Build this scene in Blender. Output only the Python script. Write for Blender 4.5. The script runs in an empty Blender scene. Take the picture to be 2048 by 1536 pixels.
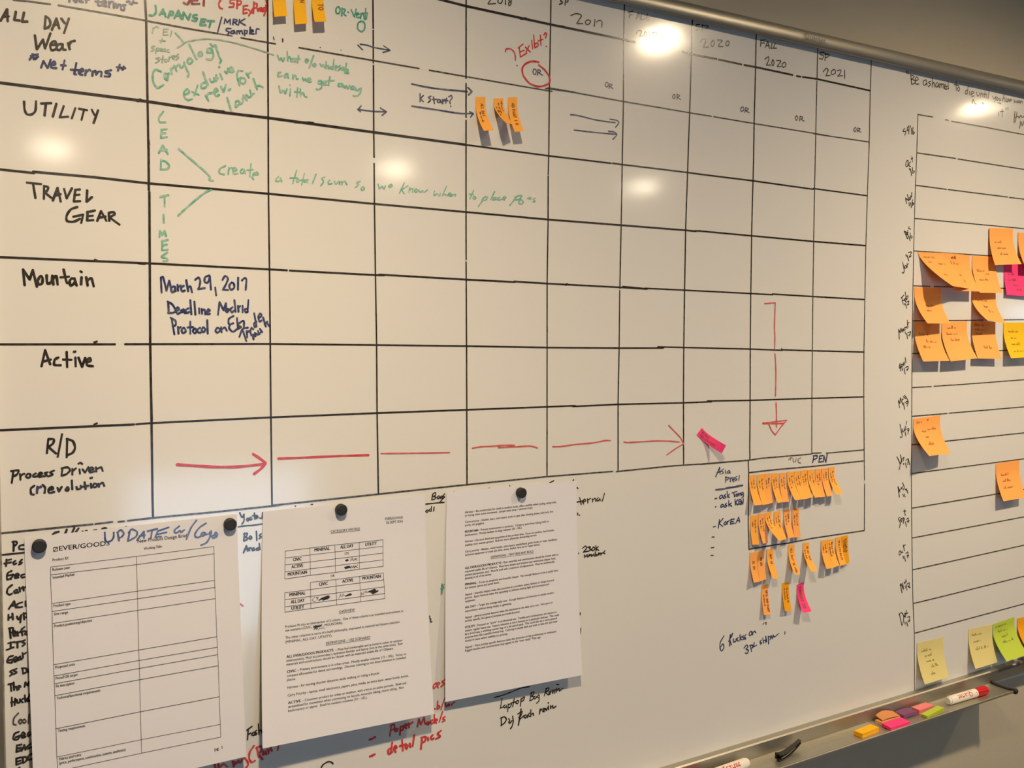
import bpy, bmesh, math, random
from mathutils import Vector, Matrix

S = bpy.context.scene
COL = S.collection
Z0 = 1.6                      # height of the camera's horizon line above the floor (m)

# ------------------------------------------------------------------ camera
F_PX = 1812.988
R3 = ((0.871581070, -0.490250641, -0.000864260),
      (-0.0182211934, -0.0306323637, -0.999364621),
      (0.489912672, 0.871043034, -0.0356315401))       # rows: right, down, forward
CAM = Vector((-0.1457423, -1.0713694, Z0 - 0.0064083))
cam_d = bpy.data.cameras.new('camera')
cam_d.sensor_width = 36.0
cam_d.lens = F_PX / 2048 * 36.0
cam_d.clip_start = 0.02
cam = bpy.data.objects.new('camera', cam_d)
COL.objects.link(cam)
cam.matrix_world = Matrix(((R3[0][0], -R3[1][0], -R3[2][0], CAM.x),
                           (R3[0][1], -R3[1][1], -R3[2][1], CAM.y),
                           (R3[0][2], -R3[1][2], -R3[2][2], CAM.z),
                           (0, 0, 0, 1)))
S.camera = cam

# ------------------------------------------------------------------ world, exposure
W = bpy.data.worlds.new('world'); S.world = W
W.use_nodes = True
bg = W.node_tree.nodes['Background']
bg.inputs['Color'].default_value = (0.50, 0.71, 1.0, 1)
bg.inputs['Strength'].default_value = 7.6
S.view_settings.view_transform = 'Standard'
S.view_settings.look = 'None'
S.view_settings.gamma = 1.0
S.view_settings.use_curve_mapping = False
S.view_settings.exposure = 0.0
LAMP_W = (15.8, 15.8, 15.8, 1.5, 1.5, 1.5)
LAMP_RGB = (1.0, 0.765, 0.49)
CEIL = Z0 + 0.95
LAMPS = [(0.045, -0.957), (1.478, -0.957), (2.913, -0.957), (0.056, -3.25), (1.487, -2.947), (2.79, -2.75)]

# ------------------------------------------------------------------ helpers
def ray(px):
    u = (px[0] - 1024) / F_PX; v = (px[1] - 768) / F_PX
    return Vector((R3[0][k] * u + R3[1][k] * v + R3[2][k] for k in range(3)))

def at_depth(px, d):
    """the point seen at a photo pixel that stands d in front of the board face (y = -d)"""
    D = ray(px); t = (-d - CAM.y) / D.y
    return CAM + D * t

def at_height(px, z):
    D = ray(px); t = (z - CAM.z) / D.z
    return CAM + D * t

def new_mat(name, rgb, rough=0.5, metal=0.0, spec=0.5, coat=0.0, coat_rough=0.1, noise=0.0, nscale=40.0, bump=0.0, bscale=200.0, trans=0.0):
    m = bpy.data.materials.new(name); m.use_nodes = True
    nt = m.node_tree; b = nt.nodes['Principled BSDF']
    b.inputs['Base Color'].default_value = (*rgb, 1)
    b.inputs['Roughness'].default_value = rough
    b.inputs['Metallic'].default_value = metal
    b.inputs['Specular IOR Level'].default_value = spec
    b.inputs['Coat Weight'].default_value = coat
    b.inputs['Coat Roughness'].default_value = coat_rough
    if noise or bump:
        tc = nt.nodes.new('ShaderNodeTexCoord')
    if noise:
        n = nt.nodes.new('ShaderNodeTexNoise'); n.inputs['Scale'].default_value = nscale; n.inputs['Detail'].default_value = 4
        nt.links.new(tc.outputs['Object'], n.inputs['Vector'])
        r = nt.nodes.new('ShaderNodeMix'); r.data_type = 'RGBA'
        r.inputs['A'].default_value = (*[c * (1 - noise) for c in rgb], 1)
        r.inputs['B'].default_value = (*[min(1, c * (1 + noise)) for c in rgb], 1)
        nt.links.new(n.outputs['Fac'], r.inputs['Factor'])
        nt.links.new(r.outputs['Result'], b.inputs['Base Color'])
    if bump:
        n2 = nt.nodes.new('ShaderNodeTexNoise'); n2.inputs['Scale'].default_value = bscale
        nt.links.new(tc.outputs['Object'], n2.inputs['Vector'])
        bp = nt.nodes.new('ShaderNodeBump'); bp.inputs['Strength'].default_value = bump; bp.inputs['Distance'].default_value = 0.001
        nt.links.new(n2.outputs['Fac'], bp.inputs['Height'])
        nt.links.new(bp.outputs['Normal'], b.inputs['Normal'])
    if trans:
        out = nt.nodes['Material Output']
        tr = nt.nodes.new('ShaderNodeBsdfTranslucent'); tr.inputs['Color'].default_value = (*rgb, 1)
        mx = nt.nodes.new('ShaderNodeMixShader'); mx.inputs['Fac'].default_value = trans
        nt.links.new(b.outputs['BSDF'], mx.inputs[1]); nt.links.new(tr.outputs['BSDF'], mx.inputs[2])
        nt.links.new(mx.outputs['Shader'], out.inputs['Surface'])
    return m

def ink_mat(name, rgb, fade, scale=120.0):
    """dry-wipe ink on enamel: the pigment thins out in streaks and shows the white below"""
    m = bpy.data.materials.new(name); m.use_nodes = True
    nt = m.node_tree; b = nt.nodes['Principled BSDF']
    tc = nt.nodes.new('ShaderNodeTexCoord')
    n = nt.nodes.new('ShaderNodeTexNoise'); n.inputs['Scale'].default_value = scale; n.inputs['Detail'].default_value = 3
    nt.links.new(tc.outputs['Object'], n.inputs['Vector'])
    mp = nt.nodes.new('ShaderNodeMapRange')
    mp.inputs['From Min'].default_value = 0.35; mp.inputs['From Max'].default_value = 0.7
    mp.inputs['To Min'].default_value = 0.0; mp.inputs['To Max'].default_value = fade
    nt.links.new(n.outputs['Fac'], mp.inputs['Value'])
    r = nt.nodes.new('ShaderNodeMix'); r.data_type = 'RGBA'
    r.inputs['A'].default_value = (*rgb, 1); r.inputs['B'].default_value = (0.74, 0.73, 0.70, 1)
    nt.links.new(mp.outputs['Result'], r.inputs['Factor'])
    nt.links.new(r.outputs['Result'], b.inputs['Base Color'])
    b.inputs['Roughness'].default_value = 0.2
    return m

M = {}
M['wall'] = new_mat('wall_paint', (0.48, 0.43, 0.325), 0.85, noise=0.03, nscale=30, bump=0.25, bscale=350)
M['ceiling'] = new_mat('ceiling_paint', (0.50, 0.48, 0.44), 0.9)
M['roomwall'] = new_mat('dark_wall_paint', (0.22, 0.21, 0.19), 0.9)
M['floor'] = new_mat('carpet', (0.08, 0.08, 0.085), 0.95, noise=0.25, nscale=90, bump=0.5, bscale=500)
M['board'] = new_mat('white_enamel', (0.74, 0.735, 0.715), 0.10, spec=0.45, coat=0.35, coat_rough=0.26, noise=0.012, nscale=6)
M['metal'] = new_mat('satin_aluminium', (0.47, 0.45, 0.39), 0.40, metal=0.85, noise=0.04, nscale=25)
M['tray'] = new_mat('tray_aluminium', (0.53, 0.51, 0.44), 0.34, metal=0.8, noise=0.05, nscale=25)
M['paper'] = new_mat('copy_paper', (0.785, 0.785, 0.85), 0.75, spec=0.25, noise=0.01, nscale=20, bump=0.5, bscale=16, trans=0.06)
M['print'] = new_mat('toner', (0.018, 0.016, 0.016), 0.55)
M['print_grey'] = new_mat('toner_thin', (0.03, 0.028, 0.028), 0.55)
M['logo_grey'] = new_mat('pad_print_grey', (0.10, 0.09, 0.075), 0.5)
M['black'] = ink_mat('black_ink', (0.018, 0.012, 0.008), 0.04)
M['thinblack'] = ink_mat('thin_black_ink', (0.035, 0.027, 0.020), 0.16, 220)
M['faint'] = ink_mat('faint_black_ink', (0.10, 0.085, 0.07), 0.35, 260)
M['navy'] = ink_mat('navy_ink', (0.012, 0.027, 0.125), 0.12)
M['slate'] = ink_mat('slate_blue_ink', (0.036, 0.050, 0.115), 0.22)
M['green'] = ink_mat('green_ink', (0.11, 0.43, 0.31), 0.5, 140)
M['deepgreen'] = ink_mat('deep_green_ink', (0.02, 0.30, 0.205), 0.22, 140)
M['paleg'] = ink_mat('worn_green_ink', (0.20, 0.38, 0.27), 0.5, 140)
M['red'] = ink_mat('red_ink', (0.60, 0.026, 0.034), 0.10)
M['rose'] = ink_mat('rose_red_ink', (0.62, 0.085, 0.080), 0.16)
M['maroon'] = ink_mat('maroon_ink', (0.24, 0.008, 0.022), 0.15)
M['magnet'] = new_mat('black_magnet', (0.016, 0.016, 0.017), 0.55)
M['orange'] = new_mat('orange_note', (1.0, 0.43, 0.11), 0.7, spec=0.3, trans=0.05)
M['flag'] = new_mat('orange_flag', (1.0, 0.45, 0.075), 0.7, spec=0.3, trans=0.05)
M['gold'] = new_mat('golden_flag', (0.98, 0.52, 0.02), 0.7, spec=0.25, trans=0.10)
M['yellow'] = new_mat('yellow_note', (0.93, 0.58, 0.02), 0.7, spec=0.25, trans=0.10)
M['pale'] = new_mat('pale_yellow_note', (0.80, 0.70, 0.30), 0.7, spec=0.25, trans=0.12)
M['lime'] = new_mat('lime_note', (0.52, 0.66, 0.07), 0.7, spec=0.25, trans=0.12)
M['amber'] = new_mat('amber_note', (0.93, 0.40, 0.01), 0.7, spec=0.25, trans=0.10)
M['pink'] = new_mat('hot_pink_note', (0.98, 0.06, 0.26), 0.7, spec=0.25, trans=0.10)
M['pen'] = new_mat('pen_ink', (0.26, 0.085, 0.02), 0.6)
M['pen_grey'] = new_mat('pencil', (0.22, 0.19, 0.06), 0.6)
M['whiteplastic'] = new_mat('white_plastic', (0.80, 0.77, 0.70), 0.35)
M['redplastic'] = new_mat('red_plastic', (0.55, 0.008, 0.014), 0.30)
M['blackplastic'] = new_mat('black_plastic', (0.014, 0.013, 0.012), 0.32)
M['rubber'] = new_mat('dark_rubber', (0.022, 0.020, 0.018), 0.5)
M['peach'] = new_mat('peach_pad', (0.85, 0.46, 0.20), 0.7)
M['tan'] = new_mat('tan_pad', (0.62, 0.25, 0.09), 0.7)
M['purple'] = new_mat('purple_pad', (0.22, 0.07, 0.20), 0.7)
M['salmon'] = new_mat('salmon_pad', (0.85, 0.24, 0.25), 0.7)
M['lamp_white'] = new_mat('lamp_trim', (0.8, 0.79, 0.76), 0.5)
M['baffle'] = new_mat('lamp_baffle', (0.35, 0.33, 0.30), 0.5)
M['blind'] = new_mat('blind_cloth', (0.45, 0.41, 0.34), 0.9)
M['winframe'] = new_mat('window_paint', (0.55, 0.52, 0.46), 0.5)

def lamp_mat(name, power):
    m = bpy.data.materials.new(name); m.use_nodes = True
    e = m.node_tree.nodes.new('ShaderNodeEmission'); e.inputs['Color'].default_value = (1.0, 0.86, 0.62, 1); e.inputs['Strength'].default_value = power
    m.node_tree.links.new(e.outputs[0], m.node_tree.nodes['Material Output'].inputs[0]); return m
M['lens'] = lamp_mat('glowing_reflector', 15.0); M['lens_far'] = lamp_mat('glowing_reflector_far', 105.0)  # bowls emit the lamplight they would bounce; far row raised for its reflections

def tag(o, label=None, cat=None, group=None, kind=None):
    if label: o['label'] = label
    if cat: o['category'] = cat
    if group: o['group'] = group
    if kind: o['kind'] = kind
    return o

def link_bm(name, bm, mat, parent=None, smooth=False):
    me = bpy.data.meshes.new(name); bm.to_mesh(me); bm.free()
    for m in (mat if isinstance(mat, (list, tuple)) else [mat]): me.materials.append(m)
    if smooth:
        for p in me.polygons: p.use_smooth = True
    o = bpy.data.objects.new(name, me); COL.objects.link(o)
    if parent:
        o.parent = parent
        b = parent
        off = Vector((0, 0, 0))
        while b is not None:
            off += b.location; b = b.parent
        o.location = -off
    return o

def empty(name, loc):
    o = bpy.data.objects.new(name, None); COL.objects.link(o)
    o.location = loc; o.empty_display_size = 0.03
    return o

def add_box(bm, a, b, bevel=0.0):
    x0, y0, z0 = a; x1, y1, z1 = b
    vs = [bm.verts.new(c) for c in ((x0, y0, z0), (x1, y0, z0), (x1, y1, z0), (x0, y1, z0), (x0, y0, z1), (x1, y0, z1), (x1, y1, z1), (x0, y1, z1))]
    fs = [bm.faces.new([vs[i] for i in q]) for q in ((0, 3, 2, 1), (4, 5, 6, 7), (0, 1, 5, 4), (1, 2, 6, 5), (2, 3, 7, 6), (3, 0, 4, 7))]
    if bevel:
        es = {e for f in fs for e in f.edges}
        bmesh.ops.bevel(bm, geom=list(es), offset=bevel, segments=2, affect='EDGES')

def add_loft(bm, rings, closed=True, caps=True):
    vr = [[bm.verts.new(p) for p in r] for r in rings]
    n = len(rings[0])
    for a, b in zip(vr, vr[1:]):
        for i in range(n if closed else n - 1):
            j = (i + 1) % n
            bm.faces.new((a[i], a[j], b[j], b[i]))
    if caps:
        bm.faces.new(vr[0][::-1]); bm.faces.new(vr[-1])
    bmesh.ops.recalc_face_normals(bm, faces=bm.faces)

def add_lathe(bm, prof, c, axis, n=32):
    """prof: (distance along axis, radius); c start point, axis unit vector"""
    axis = axis.normalized()
    u = axis.cross(Vector((0, 0, 1)))
    if u.length < 0.1: u = axis.cross(Vector((1, 0, 0)))
    u.normalize(); v = axis.cross(u)
    rings = [[c + axis * h + (u * math.cos(a) + v * math.sin(a)) * r for a in [2 * math.pi * k / n for k in range(n)]] for h, r in prof]
    add_loft(bm, rings)

# ---- ink ribbons ---------------------------------------------------------
def crom(pts, sub=5):
    if len(pts) < 3: return pts
    P = [Vector((2 * pts[0][0] - pts[1][0], 2 * pts[0][1] - pts[1][1]))] + [Vector(p) for p in pts] + [Vector((2 * pts[-1][0] - pts[-2][0], 2 * pts[-1][1] - pts[-2][1]))]
    if Vector(pts[0]) == Vector(pts[-1]): P[0] = Vector(pts[-2]); P[-1] = Vector(pts[1])
    out = []
    for i in range(1, len(P) - 2):
        p0, p1, p2, p3 = P[i - 1:i + 3]
        # sharp reversals stay corners
        for k in range(sub):
            t = k / sub
            m1 = (p2 - p0) * 0.42; m2 = (p3 - p1) * 0.42
            L = (p2 - p1).length
            if m1.length > L * 1.2: m1 = m1 * (L * 1.2 / m1.length)
            if m2.length > L * 1.2: m2 = m2 * (L * 1.2 / m2.length)
            h00 = 2 * t**3 - 3 * t**2 + 1; h10 = t**3 - 2 * t**2 + t; h01 = -2 * t**3 + 3 * t**2; h11 = t**3 - t**2
            out.append(p1 * h00 + m1 * h10 + p2 * h01 + m2 * h11)
    out.append(P[-2])
    return [tuple(p) for p in out]

RND = random.Random(7)
STROKE = [0]
def ribbon(bm, pts2, w, lift, vary=0.12):
    """pts2: polyline in the board's own (x, z); lift(x, z) -> 3-D point on the carrying surface"""
    P = []
    for p in pts2:
        p = Vector(p)
        if not P or (p - P[-1]).length > w * 0.12: P.append(p)
    if len(P) == 1: P.append(P[0] + Vector((w * 0.3, w * 0.05)))
    n = len(P); h = w / 2
    L, Rr = [], []
    ph = RND.random() * 6
    for i in range(n):
        d = (P[min(i + 1, n - 1)] - P[max(i - 1, 0)])
        if d.length < 1e-9: d = Vector((1, 0))
        d.normalize(); nrm = Vector((-d.y, d.x))
        hh = h * (1 + vary * math.sin(ph + i * 0.9))
        L.append(P[i] + nrm * hh); Rr.append(P[i] - nrm * hh)
    d0 = (P[1] - P[0]).normalized(); d1 = (P[-1] - P[-2]).normalized()
    def cap(c, d, s):
        nrm = Vector((-d.y, d.x)); o = []
        for k in range(1, 5):
            a = math.pi * k / 5
            o.append(c + nrm * (h * math.cos(a)) * s + d * (h * 0.9 * math.sin(a)) * s)
        return o
    # later ink lies a hair above earlier ink, so that crossings stay clean
    STROKE[0] = (STROKE[0] + 1) % 14
    e0 = STROKE[0] * 1.2e-5; de = 6e-6 / max(1, n / 6)
    def V(q, i): return bm.verts.new(lift(q.x, q.y, e0 + i * de))
    VL = [V(q, i) for i, q in enumerate(L)]; VR = [V(q, i) for i, q in enumerate(Rr)]
    for i in range(n - 1):
        try: bm.faces.new((VR[i], VR[i + 1], VL[i + 1], VL[i]))
        except ValueError: pass
    e = [V(q, n - 1) for q in cap(P[-1], d1, 1)]
    bm.faces.new([VL[-1]] + e + [VR[-1]])
    e = [V(q, 0) for q in cap(P[0], d0, -1)]
    bm.faces.new([VR[0]] + e + [VL[0]])

CROP = {'A': (0, 0, 420), 'B': (280, 0, 420), 'C': (520, 0, 420), 'D': (900, 0, 420), 'E': (1240, 0, 420), 'F': (1628, 0, 420),
        'G': (0, 300, 420), 'H': (280, 290, 420), 'I': (680, 290, 420), 'J': (280, 500, 420), 'K': (0, 680, 420), 'L': (1300, 580, 420),
        'M': (1780, 220, 268), 'N': (1780, 420, 268), 'O': (1780, 600, 268), 'P': (1780, 780, 268), 'Q': (1780, 960, 268), 'R': (1780, 1140, 268),
        'S': (1400, 880, 340), 'T': (1400, 1080, 340), 'U': (1660, 1330, 388), 'V': (1380, 1300, 340), 'W': (0, 980, 300), 'X': (260, 980, 300),
        'Y': (500, 980, 400), 'Z': (860, 940, 400), 'a': (0, 1190, 461.26), 'b': (400, 1236, 400), 'c': (700, 1236, 400), 'd': (940, 1200, 400),
        'e': (880, 950, 627), 'g': (1080, 290, 420), 'h': (1400, 270, 380), 'i': (900, 800, 520), '0': (0, 0, 2048)}

def cpx(c, x, y):
    x0, y0, w = CROP[c]
    return (x0 + x * w / 2048.0, y0 + y * w / 2048.0)

def parse(c, s):
    out = []
    for st in s.split(';'):
        q = [tuple(float(v) for v in t.split(',')) for t in st.split()]
        if q: out.append([cpx(c, *p) for p in q])
    return out

INK = 0.00035
def board_lift(off):
    return lambda x, z, e=0.0: (x, -off - e, z)

def board_ink(parent, name, label, mat, w_mm, items, smooth=True, off=INK, vary=0.12, split=False):
    """items: [(crop, strokes)], traced marker strokes laid on the board face; split: every item a piece of its own"""
    if split:
        for it in items:
            o = board_ink(parent, name, label, mat, w_mm, [it], smooth, off, vary)
        return o
    bm = bmesh.new()
    for c, s in items:
        for st in parse(c, s):
            pts = crom(st) if smooth else st
            q = [at_depth(p, 0.0) for p in pts]
            ribbon(bm, [(v.x, v.z) for v in q], w_mm / 1000, board_lift(off), vary)
    o = link_bm(name, bm, M[mat], parent)
    if label: o['label'] = label
    return o

# ------------------------------------------------------------------ the room
RX0, RX1, RY0, WALLY = -2.2, 5.2, -3.65, 0.0125
def slab(name, a, b, mat):
    bm = bmesh.new(); add_box(bm, a, b)
    o = link_bm(name, bm, M[mat]); o['kind'] = 'structure'
    return o
slab('wall_back', (RX0 - .1, WALLY, 0), (RX1 + .1, WALLY + .1, CEIL), 'wall')
slab('wall_left', (RX0 - .1, RY0, 0), (RX0, WALLY, CEIL), 'roomwall')
TY0, TY1, TZ0, TZ1 = -2.34, -1.50, 1.775, 1.885    # a shallow transom window high in the far wall
bm = bmesh.new()
add_box(bm, (RX1, RY0, 0), (RX1 + .1, TY0, CEIL)); add_box(bm, (RX1, TY1, 0), (RX1 + .1, WALLY, CEIL))
add_box(bm, (RX1, TY0, 0), (RX1 + .1, TY1, TZ0)); add_box(bm, (RX1, TY0, TZ1), (RX1 + .1, TY1, CEIL))
link_bm('wall_right', bm, M['roomwall'])['kind'] = 'structure'
slab('floor', (RX0 - .1, RY0 - .1, -.1), (RX1 + .1, WALLY + .1, 0), 'floor')
slab('ceiling', (RX0 - .1, RY0 - .1, CEIL), (RX1 + .1, WALLY + .1, CEIL + .1), 'ceiling')
gm = bpy.data.materials.new('window_glass'); gm.use_nodes = True
nt = gm.node_tree; nt.nodes.remove(nt.nodes['Principled BSDF'])
tb = nt.nodes.new('ShaderNodeBsdfTransparent'); gb = nt.nodes.new('ShaderNodeBsdfGlossy'); gb.inputs['Roughness'].default_value = 0.02
mxx = nt.nodes.new('ShaderNodeMixShader'); mxx.inputs['Fac'].default_value = 0.08
nt.links.new(tb.outputs[0], mxx.inputs[1]); nt.links.new(gb.outputs[0], mxx.inputs[2]); nt.links.new(mxx.outputs[0], nt.nodes['Material Output'].inputs[0])
bm = bmesh.new()
for a, b in (((TY0, TZ0), (TY0 + .02, TZ1)), ((TY1 - .02, TZ0), (TY1, TZ1)), ((TY0, TZ0), (TY1, TZ0 + .01)), ((TY0, TZ1 - .01), (TY1, TZ1))):
    add_box(bm, (RX1 + .03, a[0], a[1]), (RX1 + .08, b[0], b[1]))
win2 = link_bm('window_2', bm, M['winframe']); win2['kind'] = 'structure'
bm = bmesh.new(); add_box(bm, (RX1 + .05, TY0 + .02, TZ0 + .01), (RX1 + .056, TY1 - .02, TZ1 - .01))
link_bm('window_pane', bm, gm, win2)
# a low window in the rear wall, its blind pulled well down
WX0, WX1, WZ0, WZ1, bl = 0.33, 1.33, 0.08, 1.70, 1.00
bm = bmesh.new()
add_box(bm, (RX0 - .1, RY0 - .1, 0), (WX0, RY0, CEIL)); add_box(bm, (WX1, RY0 - .1, 0), (RX1 + .1, RY0, CEIL))
add_box(bm, (WX0, RY0 - .1, 0), (WX1, RY0, WZ0)); add_box(bm, (WX0, RY0 - .1, WZ1), (WX1, RY0, CEIL))
link_bm('wall_rear', bm, M['roomwall'])['kind'] = 'structure'
bm = bmesh.new()
for a, b in (((WX0, WZ0), (WX0 + .04, WZ1)), ((WX1 - .04, WZ0), (WX1, WZ1)), ((WX0, WZ0), (WX1, WZ0 + .04)), ((WX0, WZ1 - .04), (WX1, WZ1))):
    add_box(bm, (a[0], RY0 - .08, a[1]), (b[0], RY0 - .02, b[1]))
win = link_bm('window_1', bm, M['winframe']); win['kind'] = 'structure'
bm = bmesh.new(); add_box(bm, (WX0 + .04, RY0 - .056, WZ0 + .04), (WX1 - .04, RY0 - .050, WZ1 - .04))
link_bm('window_pane', bm, gm, win)
bm = bmesh.new(); add_box(bm, (WX0 + .02, RY0 - .015, bl), (WX1 - .02, RY0 - .010, WZ1 - .02)); add_box(bm, (WX0 + .02, RY0 - .02, bl - .015), (WX1 - .02, RY0 - .004, bl + .005))
link_bm('window_blind', bm, M['blind'], win)

def downlight(x, y, label, watt):
    t = empty('ceiling_downlight', (x, y, CEIL))
    tag(t, label, 'ceiling light', 'round downlights in the ceiling')
    zo = Z0 + .85                                   # the open mouth of the can
    bm = bmesh.new(); r0, r1 = 0.076, 0.086; n = 40; rings = []
    for (z, r) in ((CEIL, r1), (zo + .001, r1), (zo, r1 - .001), (zo, r0 + .001), (zo + .001, r0), (CEIL - .001, r0)):
        rings.append([(x + r * math.cos(2 * math.pi * k / n), y + r * math.sin(2 * math.pi * k / n), z) for k in range(n)])
    add_loft(bm, rings, caps=False)
    link_bm('housing', bm, M['lamp_white'], t, True)
    bm = bmesh.new(); rings = []
    for (z, r) in ((zo + .004, r0 - .001), (zo + .030, r0 - .006), (zo + .055, r0 - .016), (zo + .075, r0 - .040)):
        rings.append([(x + r * math.cos(2 * math.pi * k / n), y + r * math.sin(2 * math.pi * k / n), z) for k in range(n)])
    add_loft(bm, rings, caps=False)
    link_bm('glowing_reflector', bm, M['lens' if y > -2 else 'lens_far'], t, True)
    ld = bpy.data.lights.new('lamp', 'AREA'); ld.shape = 'DISK'; ld.size = 0.10; ld.energy = watt; ld.color = LAMP_RGB; ld.spread = math.radians(132)
    lo = bpy.data.objects.new('lamp', ld); COL.objects.link(lo)
    lo.parent = t; lo.location = (0, 0, zo + .054 - CEIL)
    if y > -2: lo.rotation_euler = (math.radians(51), 0, 0)      # the front row is turned towards the board
places = ['near the board, at its near end', 'near the board, above its middle', 'near the board, beyond its far end',
          'deep in the room, at the near end', 'deep in the room, in the middle', 'deep in the room, at the far end']
for (x, y), w, pw in zip(LAMPS, places, LAMP_W):
    downlight(x, y, 'white round ceiling downlight ' + w, pw)

# ------------------------------------------------------------------ the whiteboard
BX0, BX1 = -0.1495, 2.285
zb = lambda x: Z0 - .6372 + .0148 * (x - .766)          # lower edge of the enamel (the frame sags a little)
zt = lambda x: Z0 + .4836 + .0041 * x                    # upper edge of the enamel
ztt = lambda x: Z0 + .5063 + .0070 * x                   # top of the upper rail
WB = empty('whiteboard', (1.07, 0.0, Z0 - .63))
tag(WB, 'large wall-mounted whiteboard in an aluminium frame, ruled into a planning grid', 'whiteboard')
bm = bmesh.new(); add_box(bm, (BX0 - .01, 0.0, Z0 - .66), (BX1 + .01, .0115, Z0 + .505))
face = link_bm('writing_surface', bm, M['board'], WB)

def rail(name, x0, x1, lo, hi, depth, n=10, lo_up=0.0):
    """rounded aluminium rail along x: lo(x), hi(x) are its edges"""
    bm = bmesh.new(); rings = []
    for k in range(n + 1):
        x = x0 + (x1 - x0) * k / n; a, b = lo(x), hi(x); c = b - a
        rings.append([(x, .012, a + lo_up), (x, -.001, a + lo_up), (x, -depth * .78, a + c * .03), (x, -depth * .96, a + c * .12), (x, -depth, a + c * .5),
                      (x, -depth * .96, a + c * .88), (x, -depth * .78, a + c * .97), (x, -.004, b), (x, .012, b)])
    add_loft(bm, rings)
    return link_bm(name, bm, M['metal'], WB, True)
top_rail = rail('top_rail', BX0 - .022, BX1 + .022, zt, ztt, .0135, lo_up=.0060)
bm = bmesh.new(); rings = []
for k in range(11):
    x = BX0 - .022 + (BX1 - BX0 + .044) * k / 10; b = zb(x); a = b - .0245
    rings.append([(x, .012, a), (x, -.003, a), (x, -.0125, a + .0006), (x, -.0140, a + .0020), (x, -.0132, b - .0022), (x, -.0110, b - .0004), (x, -.001, b), (x, .012, b)])
add_loft(bm, rings); link_bm('bottom_rail', bm, M['metal'], WB, False)
for nm, xa, xb in (('side_rail', BX0 - .024, BX0), ('side_rail', BX1, BX1 + .024)):
    bm = bmesh.new(); rings = []
    for z in [Z0 - .665 + 1.18 * k / 8 for k in range(9)]:
        c = xb - xa
        rings.append([(xa, .012, z), (xa, -.004, z), (xa + c * .08, -.011, z), (xa + c * .3, -.0148, z), (xa + c * .7, -.0148, z), (xa + c * .92, -.011, z), (xb, -.004, z), (xb, .012, z)])
    add_loft(bm, rings); link_bm(nm, bm, M['metal'], WB, True)

# marker tray: a thin folded shelf below the lower rail
zs = lambda x: Z0 - .6597 + .0152 * (x - .871)            # shelf level at its seam with the rail
TX0, TX1 = -.05, 1.512
LIPY = -.0600
def tray_ring(x):
    z = zs(x)
    top = [(-.0135, z + .0012), (-.020, z + .0002), (-.030, z - .0004), (-.045, z - .0006), (-.0545, z - .0002), (-.0585, z + .0010), (LIPY, z + .0022)]
    bot = [(LIPY - .0022, z + .0018), (LIPY - .0024, z - .0012), (-.056, z - .0030), (-.030, z - .0030), (-.0135, z - .0026)]
    return [(x, y, zz) for y, zz in top + bot]
bm = bmesh.new(); add_loft(bm, [tray_ring(TX0 + (TX1 - TX0) * k / 12) for k in range(13)])
tray = link_bm('marker_tray', bm, M['tray'], WB, False)
# dark end cap that follows the tray's section and ends in a blunt knob
bm = bmesh.new(); ze = zs(TX1)
sec = [(-.0150, ze + .0075), (-.021, ze + .0035), (-.031, ze + .0018), (-.044, ze + .0020), (-.054, ze + .0036), (-.0640, ze + .0046), (-.0660, ze + .0020), (-.0650, ze - .0040), (-.044, ze - .0040), (-.0150, ze - .0036)]
add_loft(bm, [[(TX1 - .0015, y, z) for y, z in sec], [(TX1 + .0045, y, z) for y, z in sec]])
add_lathe(bm, [(0, .0034), (.001, .0048), (.008, .0048), (.010, .0030)], Vector((TX1 - .003, -.0615, ze + .0012)), Vector((1, 0, 0)), 16)
link_bm('tray_end_cap', bm, M['rubber'], tray)['label'] = 'dark end cap'

# ---- printed name on the upper rail
FONT_Q = []
def flush_text():
    """turn all queued text curves into meshes in one go"""
    if not FONT_Q: return []
    dg = bpy.context.evaluated_depsgraph_get(); dg.update()
    res = []
    for ob, info in FONT_Q:
        me = bpy.data.meshes.new_from_object(ob.evaluated_get(dg), depsgraph=dg)
        vs = [v.co.copy() for v in me.vertices]; fs = [tuple(p.vertices) for p in me.polygons]
        res.append((vs, fs, info)); bpy.data.meshes.remove(me)
    for ob, info in FONT_Q:
        cu = ob.data; bpy.data.objects.remove(ob); bpy.data.curves.remove(cu)
    FONT_Q.clear()
    return res
def queue_text(txt, info, weight=0.0, shear=0.0, spacing=1.0):
    cu = bpy.data.curves.new('txt', 'FONT'); cu.body = txt; cu.size = 1.0; cu.resolution_u = 2
    cu.offset = weight; cu.shear = shear; cu.space_character = spacing; cu.fill_mode = 'FRONT'
    ob = bpy.data.objects.new('txt', cu); COL.objects.link(ob)
    FONT_Q.append((ob, info))

def place_text(bm, vs, fs, p0, p1, em, lift, bold=0.0):
    """p0, p1: baseline start / end in the surface's own 2-D frame; em: letter size (m)"""
    x0 = min(v.x for v in vs); x1 = max(v.x for v in vs)
    e = Vector(p1) - Vector(p0); L = e.length; e.normalize(); up = Vector((-e.y, e.x)); k = L / (x1 - x0)
    for sh_ in ((0.0,) if not bold else (-bold, 0.0, bold)):     # heavier type: the outline is overprinted
        nv = []
        for v in vs:
            q = Vector(p0) + e * ((v.x - x0) * k + sh_ * em) + up * (v.y * em)
            nv.append(bm.verts.new(lift(q.x, q.y)))
        for f in fs:
            try: bm.faces.new([nv[i] for i in f])
            except ValueError: pass

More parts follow.
